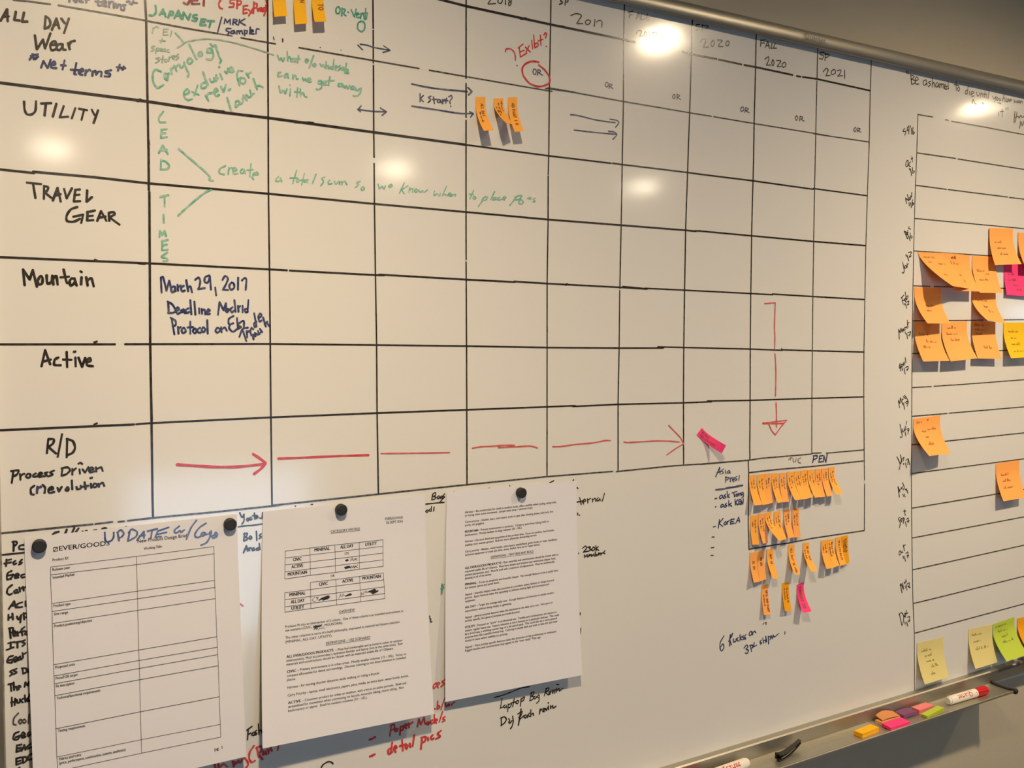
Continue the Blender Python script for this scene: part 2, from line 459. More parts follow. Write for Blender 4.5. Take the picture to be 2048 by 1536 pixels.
queue_text('Quartet', None, 0.0)
vs, fs, _ = flush_text()[0]
bm = bmesh.new()
q0 = at_depth((1609, 76.3), .0155); q1 = at_depth((1651.5, 87.2), .0155)
place_text(bm, vs, fs, (q0.x, q0.z), (q1.x, q1.z), .0128, lambda x, z: (x, -.0156, z))
link_bm('printed_logo', bm, M['logo_grey'], top_rail)['label'] = 'small grey lettering printed on the rail'

# ------------------------------------------------------------------ ruled lines
def ink(name, label, mat, w, *items, **k): return board_ink(face, name, label, mat, w, items, **k)
kw = dict(smooth=False, vary=0.05)
bm_items = [
 ('0', '290,-4 292.2,39 295,203 297,315 297.4,380; 298.6,384 300.4,688 303,846 305,995 306,1036'),
 ('0', '300.2,640 300.6,720 303.5,838 303,850')]
ink('ruled_marking', 'thick upright black ruled line beside the row titles', 'black', 2.5, *bm_items, **kw)
ink('ruled_marking', 'thin second stroke along the first upright line', 'thinblack', 0.9, ('A', '1456,1365 1460,1415'), ('0', '298.8,280 299.6,384'), **kw)
ink('ruled_marking', 'upright black ruled lines of the planning grid', 'black', 2.0,
 ('0', '535,-4 536.3,235.8 536.8,387.4 538.8,538.5 540.4,687.6 541.5,815 543.9,1008'),
 ('0', '745.6,-4 746.2,57; 746.2,61 746.4,126; 746.6,131 747.2,264.5 748,315; 748,327 748.7,408 750.7,550 753,690 754,826 756.6,988'),
 ('0', '932,-4 931.8,157; 931.8,167 931.8,235; 931.8,241 931.8,424 932,519; 932,524 932.2,559 933,692 933.8,970'),
 ('0', '1101.6,-4 1101,49 1098.5,181.5 1097.3,311.7 1096.2,349; 1096.2,352 1096,439 1094,567 1094,695 1093.8,952'),
 ('0', '1248.6,8.2 1247,79 1246.6,203 1244.5,315 1242,455 1239.5,577; 1239.2,581 1238,697 1236,803 1236,940'), **kw)
ink('ruled_marking', 'slimmer upright ruled lines on the far half of the grid', 'black', 2.2,
 ('0', '1384.6,38 1383,108.7 1379,225.6 1376,315 1371,460 1369,580 1367.3,694.8 1366.6,803; 1366.6,807 1367,928'),
 ('0', '1512,68.7 1511,134.3 1508,246.7 1507,315 1503,470 1501.4,587 1500.4,698 1500,801 1499.3,895 1499.6,920'), **kw)
ink('ruled_marking', 'faintest upright ruled lines at the far end of the grid', 'thinblack', 1.8,
 ('0', '1635,97.4 1633.8,157; 1633.6,162 1631.3,267 1629,378 1627.5,460 1625.5,593 1624.6,701.4 1623.6,797 1623.3,908'),
 ('0', '1742.4,121 1740.4,181.5 1738.3,284 1734.5,391 1731.5,491 1729.5,600 1727.6,701 1727.4,796 1728,900 1728.6,960; 1728.8,968 1728.4,1061'), **kw)
ink('ruled_marking', 'black ruled line under the season headings', 'black', 3.0,
 ('0', '872,-3 932,12.3 1101,49 1247,79 1270,84; 1365,103 1383,108.7 1433,118; 1437,119 1483,129; 1488,130 1511,134.3 1585,150; 1593,152 1601,153.5; 1605,154 1633.8,158 1740.4,181.5'),
 ('D', '690,185 740,180; 760,192 770,190; 890,220 900,222'), ('D', '1060,255 1110,262'), **kw)
ink('ruled_marking', 'thin black ruled line below the first row', 'thinblack', 1.8,
 ('A', '130,0 250,12; 255,10 490,42; 570,52 1000,125 1420,200'), ('B', '70,205 500,285 760,328'), ('B', '985,370 1320,428'), ('C', '380,465 1100,590 1550,668'), ('C', '1650,685 2010,748'),
 ('D', '0,722 160,748 995,892'), ('D', '930,862 1220,903'), ('D', '1200,900 1690,990 2048,1050'), ('E', '0,985 38,990 680,1100 890,1134'), ('E', '912,1138 1308,1205 1920,1305 2048,1328'), ('F', '0,1305 535,1385'), **kw)
ink('ruled_marking', 'thin double strokes below the first row', 'thinblack', 1.1, ('D', '950,852 1220,898'), ('B', '760,328 900,352'), split=True, **kw)
ink('ruled_marking', 'thick black ruled line below the second row', 'black', 3.0,
 ('0', '-4,165 295,203 420,222; 424,222.4 536.3,235.8 747.2,264.5 931.8,289.6'), ('A', '1340,985 1370,972; 1680,1030 1740,1032'), ('B', '680,1075 820,1092; 1640,1195 1690,1205'), ('C', '340,1190 520,1202'), **kw)
ink('ruled_marking', 'black ruled line below the second row, far half', 'black', 2.3,
 ('0', '931.8,289.6 1097.3,311.7 1222,326.5; 1225,326.4 1243.5,329 1375,345 1400,348.5 1505,361.5 1626,378.5; 1626,377 1734.5,391.5'), **kw)
ink('ruled_marking', 'black ruled line below the third row', 'black', 2.5,
 ('0', '-4,338.4 68,346; 66,343.5 190,354.5 296.7,366.6 536.8,387.4 741,407; 744,407.3 931.8,424 1096,439 1242,450.3 1371,460.5 1392,462.6; 1390,461.5 1400,462 1503,471.6 1626,482.8 1731.5,491.3'), ('G', '920,262 935,268'), **kw)
ink('ruled_marking', 'black ruled line below the fourth row', 'black', 2.3,
 ('0', '-4,514 298.8,526.6 538.8,538.5 574,540.6; 579,541 750.7,550 768,550.5; 758,549 932.2,559 1030,564; 1028,562.8 1094,567 1240,574.6 1294,578; 1290,576.5 1369,580.3 1501.4,587 1545,589.4; 1544,588 1625.5,593 1729,599'), ('G', '925,1070 945,1078; 1350,1105 1410,1112'), ('g', '805,1380 1040,1402; 250,1368 262,1352'), **kw)
ink('ruled_marking', 'black ruled line below the fifth row', 'black', 2.2,
 ('0', '-4,688.6 230,688.4; 250,688.2 300.4,688 540.4,687.6 753,690 933,692 1094,695 1238,696 1326,696; 1315,693.6 1367.3,694.8 1500.4,698 1565,700.5; 1564,699.5 1624.6,701.4 1728,704'), ('K', '918,22 945,14'), ('L', '75,556 135,560; 1283,570 1280,585'), **kw)
ink('ruled_marking', 'black ruled line below the sixth row', 'black', 2.2,
 ('0', '-4,860.4 268,848.6; 272,848.4 303,846 541.5,834.6 754,826 933,819.5 1094,813.6 1150,811.2; 1145,812.8 1236,808.6 1366.6,805.6 1420,803.4; 1414,802 1500,800.6 1623.6,796.6 1728,793.6'), ('K', '918,825 945,812'), ('L', '555,1090 600,1090'), **kw)
ink('ruled_marking', 'black ruled line along the foot of the grid', 'thinblack', 2.0,
 ('W', '30,588 1170,475'), ('W', '1180,474 1265,465; 1300,463 1535,434; 1615,433 1695,425; 1742,418 2048,382'), ('X', '0,415 400,370 1150,300 1938,217 2048,205'),
 ('0', '543,1010.8 756.4,988 933.8,969 1093.8,953 1225,942.6; 1232,943 1340,932 1367,930 1400,928 1499.6,920'), **kw)
ink('ruled_marking', 'black ruled line at the far foot of the grid', 'thinblack', 2.0,
 ('S', '0,292 590,242 730,220 1340,168; 1345,160 1460,154; 1520,158 1975,118'), **kw)
ink('ruled_marking', 'black ruled box around the two middle rows of flags', 'thinblack', 2.2,
 ('S', '580,250 585,400 582,800 580,1000 588,1318'), ('S', '585,393 700,380 870,360 1350,318 1610,290 1980,250'), ('S', '588,1316 900,1262 1070,1240 1340,1185 1978,1090'), **kw)
ink('ruled_marking', 'thin upright line of the month chart', 'thinblack', 1.7,
 ('0', '1835.6,227.9 1833.4,305 1830.6,370.5 1828.7,437 1827,501.8 1825.8,571.8 1824.5,641 1823.8,706.7 1823.5,774.7 1823.2,832 1822.9,889 1822.5,946.9 1822.8,1015.6 1823.5,1075.8 1824.5,1140 1825.8,1206.8 1828.4,1266.3 1829,1384'), **kw)
ink('ruled_marking', 'thin level lines between the months of the chart', 'thinblack', 2.0,
 ('M', '430,70 655,108; 840,148 890,158; 935,172 1450,262 2060,380'), ('M', '410,655 1000,740; 1035,748 2060,910'), ('M', '390,1150 860,1212; 885,1215 1795,1330; 1820,1336 2060,1364'),
 ('N', '372,128 2060,286'), ('N', '360,626 1560,702 2060,732'), ('N', '355,1158 610,1167; 670,1168 980,1178 1700,1195 2060,1206'),
 ('O', '340,318 700,316 2060,300'), ('O', '335,818 2060,760'), ('O', '332,1338 630,1322; 668,1318 950,1298; 958,1300 2060,1216'),
 ('P', '330,402 870,358; 900,354 2060,255'), ('P', '328,835 500,828 860,780 2060,652'), ('P', '328,1276 2060,1048'),
 ('Q', '328,430 2060,140'), ('Q', '335,886 2060,560'), ('Q', '340,1373 2060,992'), ('R', '355,510 670,435 2060,90'), ('R', '370,966 2060,512'), **kw)

# ------------------------------------------------------------------ handwriting on the board
H = 'handwritten_lettering'
ink(H, 'blue handwriting cut by the top edge, net terms', 'navy', 2.2, ('A', '675,20 690,-40 740,25 755,-30; 770,5 800,-5 795,-30 770,-20 775,15 810,20; 850,-40 840,25; 820,-10 870,-5; 955,-20 958,50 985,55; 930,15 1000,20; 1000,40 1035,30 1025,5 1000,20 1005,55 1040,60; 1060,15 1065,70; 1065,40 1085,15 1105,20; 1110,30 1110,80; 1112,50 1130,35 1138,80 1155,45 1175,50 1180,85; 1225,50 1195,50 1215,75 1205,100 1180,95; 1235,20 1260,10 1268,40 1288,40 1300,10; 1290,25 1335,30'))
ink(H, 'row title ALL DAY in black capitals', 'black', 2.4, ('A', '5,205 70,90; 70,90 75,208; 25,165 85,160; 155,115 140,195; 140,195 192,200; 235,122 215,212; 215,212 268,210; 445,160 435,280; 445,160 480,185 492,235 470,268 435,280; 505,292 552,180; 552,180 578,278; 520,245 572,240; 598,180 632,228; 672,180 625,322'))
ink(H, 'row title Wear in black', 'black', 2.4, ('A', '340,345 360,482; 360,482 420,385; 420,385 440,472; 440,472 492,325; 500,440 545,430 540,405 510,410 490,450 505,490 545,480; 600,430 565,435 550,470 575,490 605,465 610,430; 610,430 615,480 640,485; 665,420 680,482; 672,455 690,410 730,398'))
ink(H, 'blue note with asterisks, net terms', 'navy', 2.2, ('A', '288,582 330,530; 300,545 350,575; 335,540 370,530; 340,578 372,552; 315,528 330,580; 400,660 425,595; 425,595 465,665; 465,665 495,582; 500,640 540,625 530,600 505,620 500,660 550,665; 630,590 610,678; 595,635 642,640; 745,615 725,720 742,725; 690,680 780,685; 770,705 815,690 800,670 775,690 770,720 805,730; 840,685 830,735; 838,705 870,680 882,690; 905,695 900,742; 903,715 930,690 937,730; 937,728 960,700 990,705 985,745; 1085,685 1035,695 1030,712 1075,720 1065,745 1020,745; 1138,655 1185,660; 1168,630 1150,690; 1185,670 1222,665; 1208,648 1195,682'))
ink(H, 'row title UTILITY in black capitals', 'black', 2.3, ('A', '235,990 240,1070 265,1115 310,1115 345,1080 352,988; 400,1010 500,1005; 448,1010 435,1128; 550,1012 515,1138; 622,1035 582,1145; 582,1145 665,1138; 735,1055 700,1155; 770,1060 850,1075; 820,1070 795,1168; 895,1070 922,1122; 957,1075 913,1200'))
ink(H, 'row title TRAVEL GEAR in black capitals', 'black', 2.4, ('G', '262,318 400,332; 322,325 346,468; 430,350 428,475; 430,350 470,365 458,398 432,415; 435,412 500,465; 515,492 562,368; 562,368 592,502; 530,445 592,430; 625,380 650,472; 650,472 702,372; 735,388 720,502; 720,502 782,498; 735,388 780,384; 725,440 775,435; 850,393 845,505; 845,505 897,458; 755,555 690,580 650,640 655,692 720,698 780,670; 715,650 812,630; 812,630 792,710; 855,600 850,688; 850,688 910,682; 848,606 925,590; 850,645 905,640; 948,692 985,595; 985,595 1037,690; 965,660 1030,648; 1060,612 1066,692; 1060,612 1110,605 1115,630 1065,655; 1065,655 1165,727'))
ink(H, 'row title Mountain in black', 'black', 2.6, ('G', '240,1318 225,1165; 225,1165 290,1262; 290,1262 320,1170; 320,1170 360,1332; 395,1230 370,1270 378,1310 410,1300 415,1250 395,1230; 455,1220 462,1300 500,1285 512,1225; 510,1230 520,1312; 515,1262 548,1225 562,1312; 620,1165 650,1290 665,1298; 590,1242 672,1235; 705,1250 680,1275 690,1325 730,1290 725,1250; 725,1252 748,1322; 795,1240 790,1312; 785,1183 796,1190; 840,1240 855,1322; 850,1275 890,1250 914,1328'))
ink(H, 'row title Active in black', 'black', 2.5, ('K', '405,256 440,98; 440,98 490,236; 430,207 495,190; 570,170 535,190 530,240 592,245; 650,115 655,262; 615,190 697,193; 735,170 738,256; 720,116 735,112; 765,170 800,262; 800,262 832,173; 840,215 885,205 875,175 850,195 850,245 907,255'))
ink(H, 'row title R/D in black capitals', 'black', 2.4, ('K', '470,970 458,1102; 472,965 525,968 515,1010 470,1042; 470,1040 547,1106; 605,918 563,1137; 655,975 650,1142; 650,963 710,985 732,1050 705,1100 655,1122'))
ink(H, 'black words Process Driven', 'black', 2.1, ('K', '130,1280 115,1392; 108,1277 180,1270 165,1310 125,1330; 195,1305 200,1362; 198,1330 225,1305 240,1305; 270,1305 255,1330 275,1345 300,1325 290,1305 270,1305; 350,1300 325,1315 330,1335 370,1325; 375,1320 410,1305 395,1290 375,1310 385,1335 420,1325; 465,1288 435,1300 455,1315 430,1330; 527,1273 490,1290 515,1310 468,1330; 610,1250 600,1322; 600,1250 660,1240 682,1270 650,1305 605,1322; 705,1255 705,1312; 705,1280 740,1250; 775,1260 780,1302; 765,1205 785,1196 802,1208; 805,1260 830,1292; 830,1292 862,1238; 865,1275 910,1260 895,1240 870,1260 880,1290 922,1280; 935,1240 940,1282; 940,1260 985,1240 1002,1277'))
ink(H, 'black word revolution with a bracket', 'black', 2.2, ('K', '335,1420 300,1450 305,1500 330,1507; 415,1410 440,1440 435,1490; 475,1465 520,1450 505,1430 475,1450 480,1490 530,1480; 560,1440 575,1476; 575,1476 602,1430; 655,1435 640,1460 660,1470 670,1445 655,1435; 700,1368 705,1455; 745,1430 755,1455 785,1445 787,1420; 825,1385 835,1452; 805,1430 862,1420; 885,1400 890,1442; 880,1346 900,1342; 920,1400 905,1425 930,1435 950,1410 920,1400; 960,1400 965,1432; 965,1415 1000,1390 1017,1422'))
ink(H, 'single blue letter r in the bracket', 'navy', 2.6, ('K', '365,1430 360,1490; 360,1455 378,1440 400,1430'))
# first column of the grid
ink(H, 'dark red word SET cut by the top edge', 'maroon', 2.6, ('B', '425,28 460,42 492,0; 510,-10 505,40; 505,40 578,38; 510,5 560,0; 625,-20 620,55'))
ink(H, 'red bracketed words beside the dark red one', 'red', 1.9, ('B', '790,-10 768,40 780,78 802,86; 925,-5 885,0 880,30 915,35 910,65 868,70; 950,5 945,86; 945,10 985,12 980,40 945,50; 1010,60 1005,135; 1005,135 1045,125; 1005,60 1050,55; 1010,95 1040,90; 1055,95 1102,130; 1105,80 1060,155; 1110,20 1105,132; 1110,40 1140,35 1135,75 1110,80; 1145,85 1150,112; 1150,90 1165,80; 1170,105 1190,95 1180,75 1165,100 1195,115; 1215,75 1200,85 1205,110 1225,95; 1228,50 1225,105; 1228,0 1240,60 1225,110 1208,152'))
ink(H, 'green capitals JAPAN SET', 'deepgreen', 2.4, ('B', '150,55 155,120 130,150 92,150; 190,147 225,90; 225,90 250,162; 205,132 245,130; 295,110 275,172; 295,110 325,120 315,145 285,148; 335,177 375,103; 375,103 402,182; 350,155 400,150; 415,187 425,120; 425,120 470,192; 470,192 492,138; 555,145 520,150 525,175 555,180 545,205 508,200; 600,185 585,247; 585,247 642,245; 600,187 640,190; 595,215 630,215; 655,205 722,207; 692,205 675,267'))
ink(H, 'dark blue words MRK Samples after a slash', 'navy', 1.7, ('B', '797,168 753,327; 820,232 830,185; 830,185 850,220; 850,220 880,190; 880,190 880,237; 910,190 905,242; 910,190 945,195 935,215 910,215; 915,215 947,242; 970,190 960,247; 1022,185 970,215; 970,215 1027,247; 887,280 845,280 840,300 870,312 848,345; 915,300 890,305 885,325 910,325 920,300; 920,300 927,327; 945,300 945,332; 945,310 965,300 970,330; 970,310 990,300 1000,332; 1015,295 1020,347; 1015,300 1045,300 1040,325 1020,327; 1075,265 1070,332; 1080,315 1105,305 1095,290 1080,310 1090,330 1110,330; 1130,332 1135,285 1162,285'))
ink(H, 'worn green note listing stores', 'paleg', 1.35, ('B', '130,272 120,327; 125,285 160,260 182,272; 230,285 225,342; 225,342 272,340; 230,285 275,285; 230,310 265,310; 310,303 295,362; 188,396 247,400; 220,375 200,415; 145,450 110,460 140,485 108,500; 160,470 150,522; 160,475 185,470 180,495 155,497; 195,490 215,480 205,470 195,490 215,500; 250,480 230,480 225,500 252,500; 285,485 265,490 265,505 287,510; 190,560 155,570 190,590 148,615; 225,545 215,612; 200,577 245,580; 250,580 240,600 265,600 265,580 250,580; 285,555 280,597; 285,570 312,545; 315,570 340,560 330,540 315,560 330,582; 377,528 350,545 380,560 348,585'))
ink('handwritten_line', 'green stroke from the store note', 'green', 2.0, ('B', '345,323 390,370 430,422'))
ink('handwritten_line', 'long thin green line curving to the next cell', 'paleg', 1.6, ('B', '365,467 400,445 450,410 540,392 640,380 760,388 880,410 1000,440 1150,485 1302,537'))
ink(H, 'slanting green word ending in ology', 'green', 2.3, ('B', '205,697 150,680 125,720 130,800 170,857 227,828; 270,722 240,722 246,770 268,752 280,715; 280,715 265,785; 300,670 310,725; 305,695 322,660; 335,640 357,692; 345,662 372,630; 385,630 400,662 427,640; 430,610 452,670 475,720 465,747; 480,570 460,600 485,622 512,600 500,575 480,570; 480,433 515,505 552,577; 585,508 568,530 582,550 605,535 600,512 585,508; 700,470 660,480 655,510 690,512 702,478 715,550 690,582 648,575; 685,428 710,450 735,440; 735,440 775,560 792,592 778,617; 770,650 776,655'))
ink(H, 'slanting green word exclusive', 'green', 2.2, ('B', '430,930 480,900 460,870 430,900 435,950 470,977 510,965; 508,895 572,925; 562,833 530,932; 640,800 600,820 600,862 640,850 660,820; 613,703 662,832; 680,768 695,800 725,790 722,760; 722,760 737,792; 745,730 742,752 762,760 748,778; 780,718 802,772; 825,695 847,717; 847,717 857,668; 870,700 907,680 890,655 870,680 885,705 917,695'))
ink(H, 'slanting green word rev', 'green', 2.4, ('B', '640,930 667,982; 645,945 665,915 702,905; 720,900 760,885 740,865 720,890 740,937 772,925; 790,843 815,897; 815,897 837,828; 862,880 882,868'))
ink(H, 'slanting green word for', 'green', 2.0, ('B', '1000,693 960,690 945,740 972,837; 950,775 990,755; 985,760 975,800 1010,817 1030,785 1010,760 985,765; 1035,713 1062,757; 1045,730 1082,705'))
ink(H, 'slanting green word launch', 'green', 2.3, ('B', '850,953 892,1092; 930,1042 935,990 965,985; 935,1042 968,1012 965,985; 960,980 975,1012 1000,1000 1002,958; 1008,930 1042,977; 1035,925 1065,950 1087,935; 1072,880 1085,922 1112,913; 1105,768 1142,872; 1125,850 1162,835 1200,852'))
ink(H, 'green question about wholesale share', 'green', 2.0, ('C', '170,540 190,587 205,565 225,602 237,563; 265,503 270,592; 270,570 290,555 302,602; 335,570 310,575 310,600 335,597 340,570; 340,570 347,602; 375,543 365,612; 345,575 387,575; 455,575 440,595 455,610 470,590 455,575; 522,543 480,662; 530,620 515,635 530,650 545,635 530,620; 585,625 600,647 615,630 630,657; 645,600 640,667; 645,650 665,640 667,672; 690,650 680,665 695,670 705,655 690,650; 720,578 710,677; 730,665 750,655 740,640 730,660 740,687; 782,638 765,655 785,667 763,687; 810,655 795,670 810,685 820,655; 820,655 827,692; 842,618 825,712; 835,700 860,690 850,675 835,695 845,715 867,712'))
ink(H, 'green words can we get away', 'green', 2.0, ('C', '205,705 180,710 175,745 212,740; 260,720 235,735 245,755 265,745 270,720; 270,720 277,762; 320,730 320,772; 322,750 345,735 355,770 372,770; 415,760 425,790 440,770 455,795 467,763; 470,785 495,775 485,760 470,775 475,800 500,798; 600,790 570,790 570,815 595,815 600,790; 600,790 600,850 580,870 548,870; 615,815 640,805 630,790 615,810 625,830 647,828; 682,748 665,832; 648,790 722,785; 790,815 765,820 765,840 790,840 800,815; 800,815 807,847; 815,830 825,857 840,835 855,867 872,833; 905,840 885,850 890,870 910,865 915,845; 915,845 922,872; 930,855 945,885 977,865; 987,858 975,910 945,937 908,935'))
ink(H, 'green word with', 'green', 2.0, ('C', '185,838 200,907 225,880 245,912 262,868; 297,868 290,937; 290,830 294,834; 367,858 360,947; 338,895 387,900; 392,868 395,937; 395,915 420,905 435,940 457,945'))
ink(H, 'green words OR Vent', 'deepgreen', 1.9, ('C', '765,65 740,90 745,130 770,130 780,95 765,65; 800,80 795,157; 800,85 830,95 820,120 800,125; 805,125 837,155; 855,118 863,122; 888,95 920,167; 920,167 937,88; 940,145 965,140 955,125 940,140 945,170 972,170; 985,130 980,182; 985,150 1005,130 1017,187; 1030,83 1025,192; 1012,130 1047,130; 1047,125 1037,187'))
ink('handwritten_ring', 'small green circle under the green words', 'deepgreen', 2.0, ('C', '988,208 957,225 952,280 985,308 1015,290 1022,240 1005,212 980,208'))
ink('drawn_arrow', 'thin black double arrow in the first row', 'slate', 1.5, ('C', '975,432 1040,440 1100,460 1180,476 1267,490; 953,440 1002,488; 1205,447 1267,490; 1267,490 1198,512'))
ink('pen_marking', 'small black ticks above the first ruled line', 'thinblack', 1.3, ('C', '130,360 136,387'), ('C', '217,375 220,408'), ('C', '225,385 222,405'), ('C', '585,462 588,466'), ('C', '788,488 790,491'), split=True)
ink('drawn_arrow', 'blue double arrow in the second row', 'slate', 1.8, ('C', '985,1033 957,1068; 953,1068 980,1090; 955,1068 1100,1086 1232,1090; 1172,1053 1232,1090; 1232,1090 1188,1127'))
ink('drawn_arrow', 'upper long blue arrow', 'slate', 2.1, ('C', '1478,818 1600,845 1750,868 2010,892'), ('D', '100,888 168,893; 172,853 214,892; 214,892 178,927'))
ink('drawn_arrow', 'lower long blue arrow', 'slate', 2.0, ('C', '1478,1035 1700,1068 1900,1100 2010,1110'), ('D', '100,1108 226,1108; 190,1090 226,1108; 226,1108 200,1142'))
ink(H, 'dark blue words K Start with a question mark', 'slate', 1.8, ('C', '1560,915 1560,992; 1592,933 1562,962; 1562,962 1592,992; 1667,938 1640,950 1665,972 1638,1000; 1690,945 1700,1012; 1680,970 1727,970; 1750,970 1730,980 1735,1000 1755,995 1757,975; 1757,975 1767,1002; 1780,970 1780,1012; 1780,987 1802,970; 1818,958 1810,1007; 1793,982 1832,982; 1838,945 1865,932 1872,955 1850,990 1855,1012; 1858,1035 1861,1042'))
# headings
ink(H, 'black heading 2018 cut by the top edge', 'thinblack', 1.6, ('D', '375,-20 395,0 370,38 442,35; 475,-10 465,20 490,35 510,10 500,-15; 540,-20 540,47; 590,-10 570,10 595,30 580,57 568,35 600,8'))
ink(H, 'black heading SP above 2017', 'thinblack', 1.6, ('D', '1090,-5 1075,10 1100,25 1063,45; 1125,-10 1120,52; 1125,0 1150,-5 1145,20 1122,22'))
ink(H, 'black heading year beside the framed rail', 'thinblack', 1.7, ('D', '1177,152 1230,133 1280,150 1260,190 1235,232; 1235,232 1292,230; 1345,195 1320,210 1325,237 1355,235 1370,210 1345,195; 1412,193 1405,257; 1428,217 1450,200 1480,210 1478,267'))
ink(H, 'red question Exibit', 'red', 1.9, ('D', '540,507 545,480 590,478 625,510 635,545 637,587; 675,465 685,557; 685,557 748,518; 663,470 712,430; 680,510 722,490; 733,460 782,507; 772,445 740,507; 795,393 805,477; 815,343 825,467; 820,440 848,418 858,445 828,467; 880,345 885,442; 858,400 902,385; 913,342 930,320 942,335 930,372; 936,450 938,457'))
ink('pen_marking', 'small dark dot under the red question', 'maroon', 1.7, ('D', '651,638 654,644'), split=True)
ink('drawn_ring', 'red ring around a small OR', 'red', 2.6, ('D', '865,607 830,600 780,602 725,632 703,680 718,745 780,817 860,844 930,832 973,800 962,740 920,680 865,636'))
OR = 'thinblack'
ink(H, 'small OR inside the red ring', 'slate', 1.6, ('D', '820,672 808,695 815,722 832,722 840,690 820,672; 855,678 852,732; 855,682 880,685 875,705 855,708; 860,708 902,734'))
ink(H, 'small OR in the fourth column from the red ring side', 'slate', 1.5, ('D', '1525,803 1512,825 1522,847 1540,838 1540,812 1525,803; 1555,818 1550,862; 1555,820 1580,825 1570,840 1555,842; 1558,842 1587,864'))
ink(H, 'small OR below the brightest lamp reflection', 'slate', 1.5, ('E', '522,923 510,945 522,964 537,945 532,925 522,923; 555,918 555,970; 555,922 578,930 572,945 556,948; 558,948 590,972'))
ink(H, 'small OR below the 2020 spring heading', 'slate', 1.5, ('E', '1190,1043 1175,1065 1185,1087 1205,1075 1205,1050 1190,1043; 1225,1048 1215,1097; 1225,1052 1250,1060 1240,1075 1220,1078; 1222,1078 1260,1100'))
ink(H, 'small OR below the 2020 fall heading', 'slate', 1.5, ('E', '1720,1130 1707,1150 1718,1172 1732,1155 1730,1135 1720,1130; 1755,1133 1748,1182; 1755,1138 1780,1142 1775,1158 1752,1160; 1755,1160 1795,1182'))
ink(H, 'small OR below the 2021 heading', 'slate', 1.5, ('F', '398,1243 386,1265 398,1284 410,1265 406,1245 398,1243; 425,1246 420,1287; 425,1250 448,1255 440,1270 422,1272; 424,1272 458,1292'))
ink('drawn_arrow', 'upper short blue arrow with a hooked head', 'slate', 1.7, ('D', '1173,1118 1240,1125 1400,1165 1500,1182 1610,1196; 1558,1163 1620,1172 1646,1197 1613,1242'))
ink('drawn_arrow', 'lower short blue arrow with a hooked head', 'slate', 1.7, ('D', '1208,1268 1400,1290 1620,1311; 1543,1280 1600,1288 1626,1315 1588,1360'))
ink(H, 'black heading FALL above the brightest reflection', 'thinblack', 1.7, ('E', '97,113 88,172; 78,118 127,113; 93,145 125,145; 155,187 177,123; 177,123 205,192; 160,165 202,165; 210,133 205,187; 205,187 247,188; 267,138 255,192; 255,192 300,188'))
ink(H, 'black heading year half lost in the reflection', 'thinblack', 1.6, ('E', '158,332 175,298 210,305 200,335 190,357; 190,357 222,350; 245,308 232,335 245,360 262,335 250,310; 285,308 288,357; 345,318 320,315 315,340 345,335; 357,313 350,357'))
ink(H, 'black heading SP 2020', 'thinblack', 1.7, ('E', '777,240 745,240 745,260 770,270 765,295 738,292; 802,243 800,297; 793,245 855,253 845,275 800,278; 783,412 800,385 835,378 830,420 813,465; 813,465 862,458; 905,393 885,430 900,457 918,425 905,393; 948,390 997,395 970,425 958,454; 958,454 1002,455; 1050,398 1030,420 1035,447 1058,440 1062,415 1050,398'))
ink(H, 'black heading FALL 2020', 'thinblack', 1.7, ('E', '1375,388 1370,452; 1368,395 1417,390; 1373,420 1407,420; 1413,467 1440,403; 1440,403 1457,472; 1425,445 1455,445; 1482,423 1470,472; 1470,472 1492,470; 1512,423 1495,472; 1495,472 1527,470; 1413,577 1445,553 1450,580 1428,637; 1428,637 1467,635; 1490,583 1478,615 1490,642 1502,610 1490,583; 1528,590 1567,595 1545,630 1533,650; 1533,650 1572,648; 1600,608 1580,630 1590,657 1612,645 1617,620 1600,608'))
ink(H, 'black heading SP 2021', 'thinblack', 1.7, ('F', '97,510 55,515 65,535 90,545 80,577 48,570; 112,518 105,592; 103,525 147,535 135,555 108,560; 88,702 115,668 137,680 125,715 116,740; 116,740 157,735; 190,678 168,700 175,727 205,715 207,690 190,678; 223,690 262,685 250,720 228,744; 228,744 277,738; 297,683 299,767'))
ink(H, 'black quotation along the top rail', 'thinblack', 1.8, ('F', '900,693 905,717; 915,696 918,718; 942,723 950,822; 938,728 975,745 960,770 945,772; 945,772 987,790 975,815 950,822; 985,790 1017,775 1000,750 985,775 990,817 1022,820; 1090,778 1065,795 1070,832 1095,815 1095,785; 1095,785 1102,837; 1137,793 1115,805 1135,825 1113,847; 1152,758 1150,852; 1152,822 1170,805 1177,852; 1200,803 1185,825 1192,852 1208,835 1210,810; 1210,810 1217,852; 1225,813 1225,857; 1227,830 1240,815 1245,857; 1245,830 1260,820 1264,862; 1268,850 1285,840 1278,820 1268,840 1272,867 1287,865; 1305,838 1288,850 1290,872 1308,860; 1305,788 1312,872; 1385,793 1385,882; 1363,825 1412,835; 1410,848 1397,870 1405,890 1420,870 1410,848; 1500,878 1475,890 1475,917 1495,910; 1502,843 1490,922; 1515,890 1515,927; 1530,920 1557,905 1545,890 1530,905 1535,942 1557,935'))
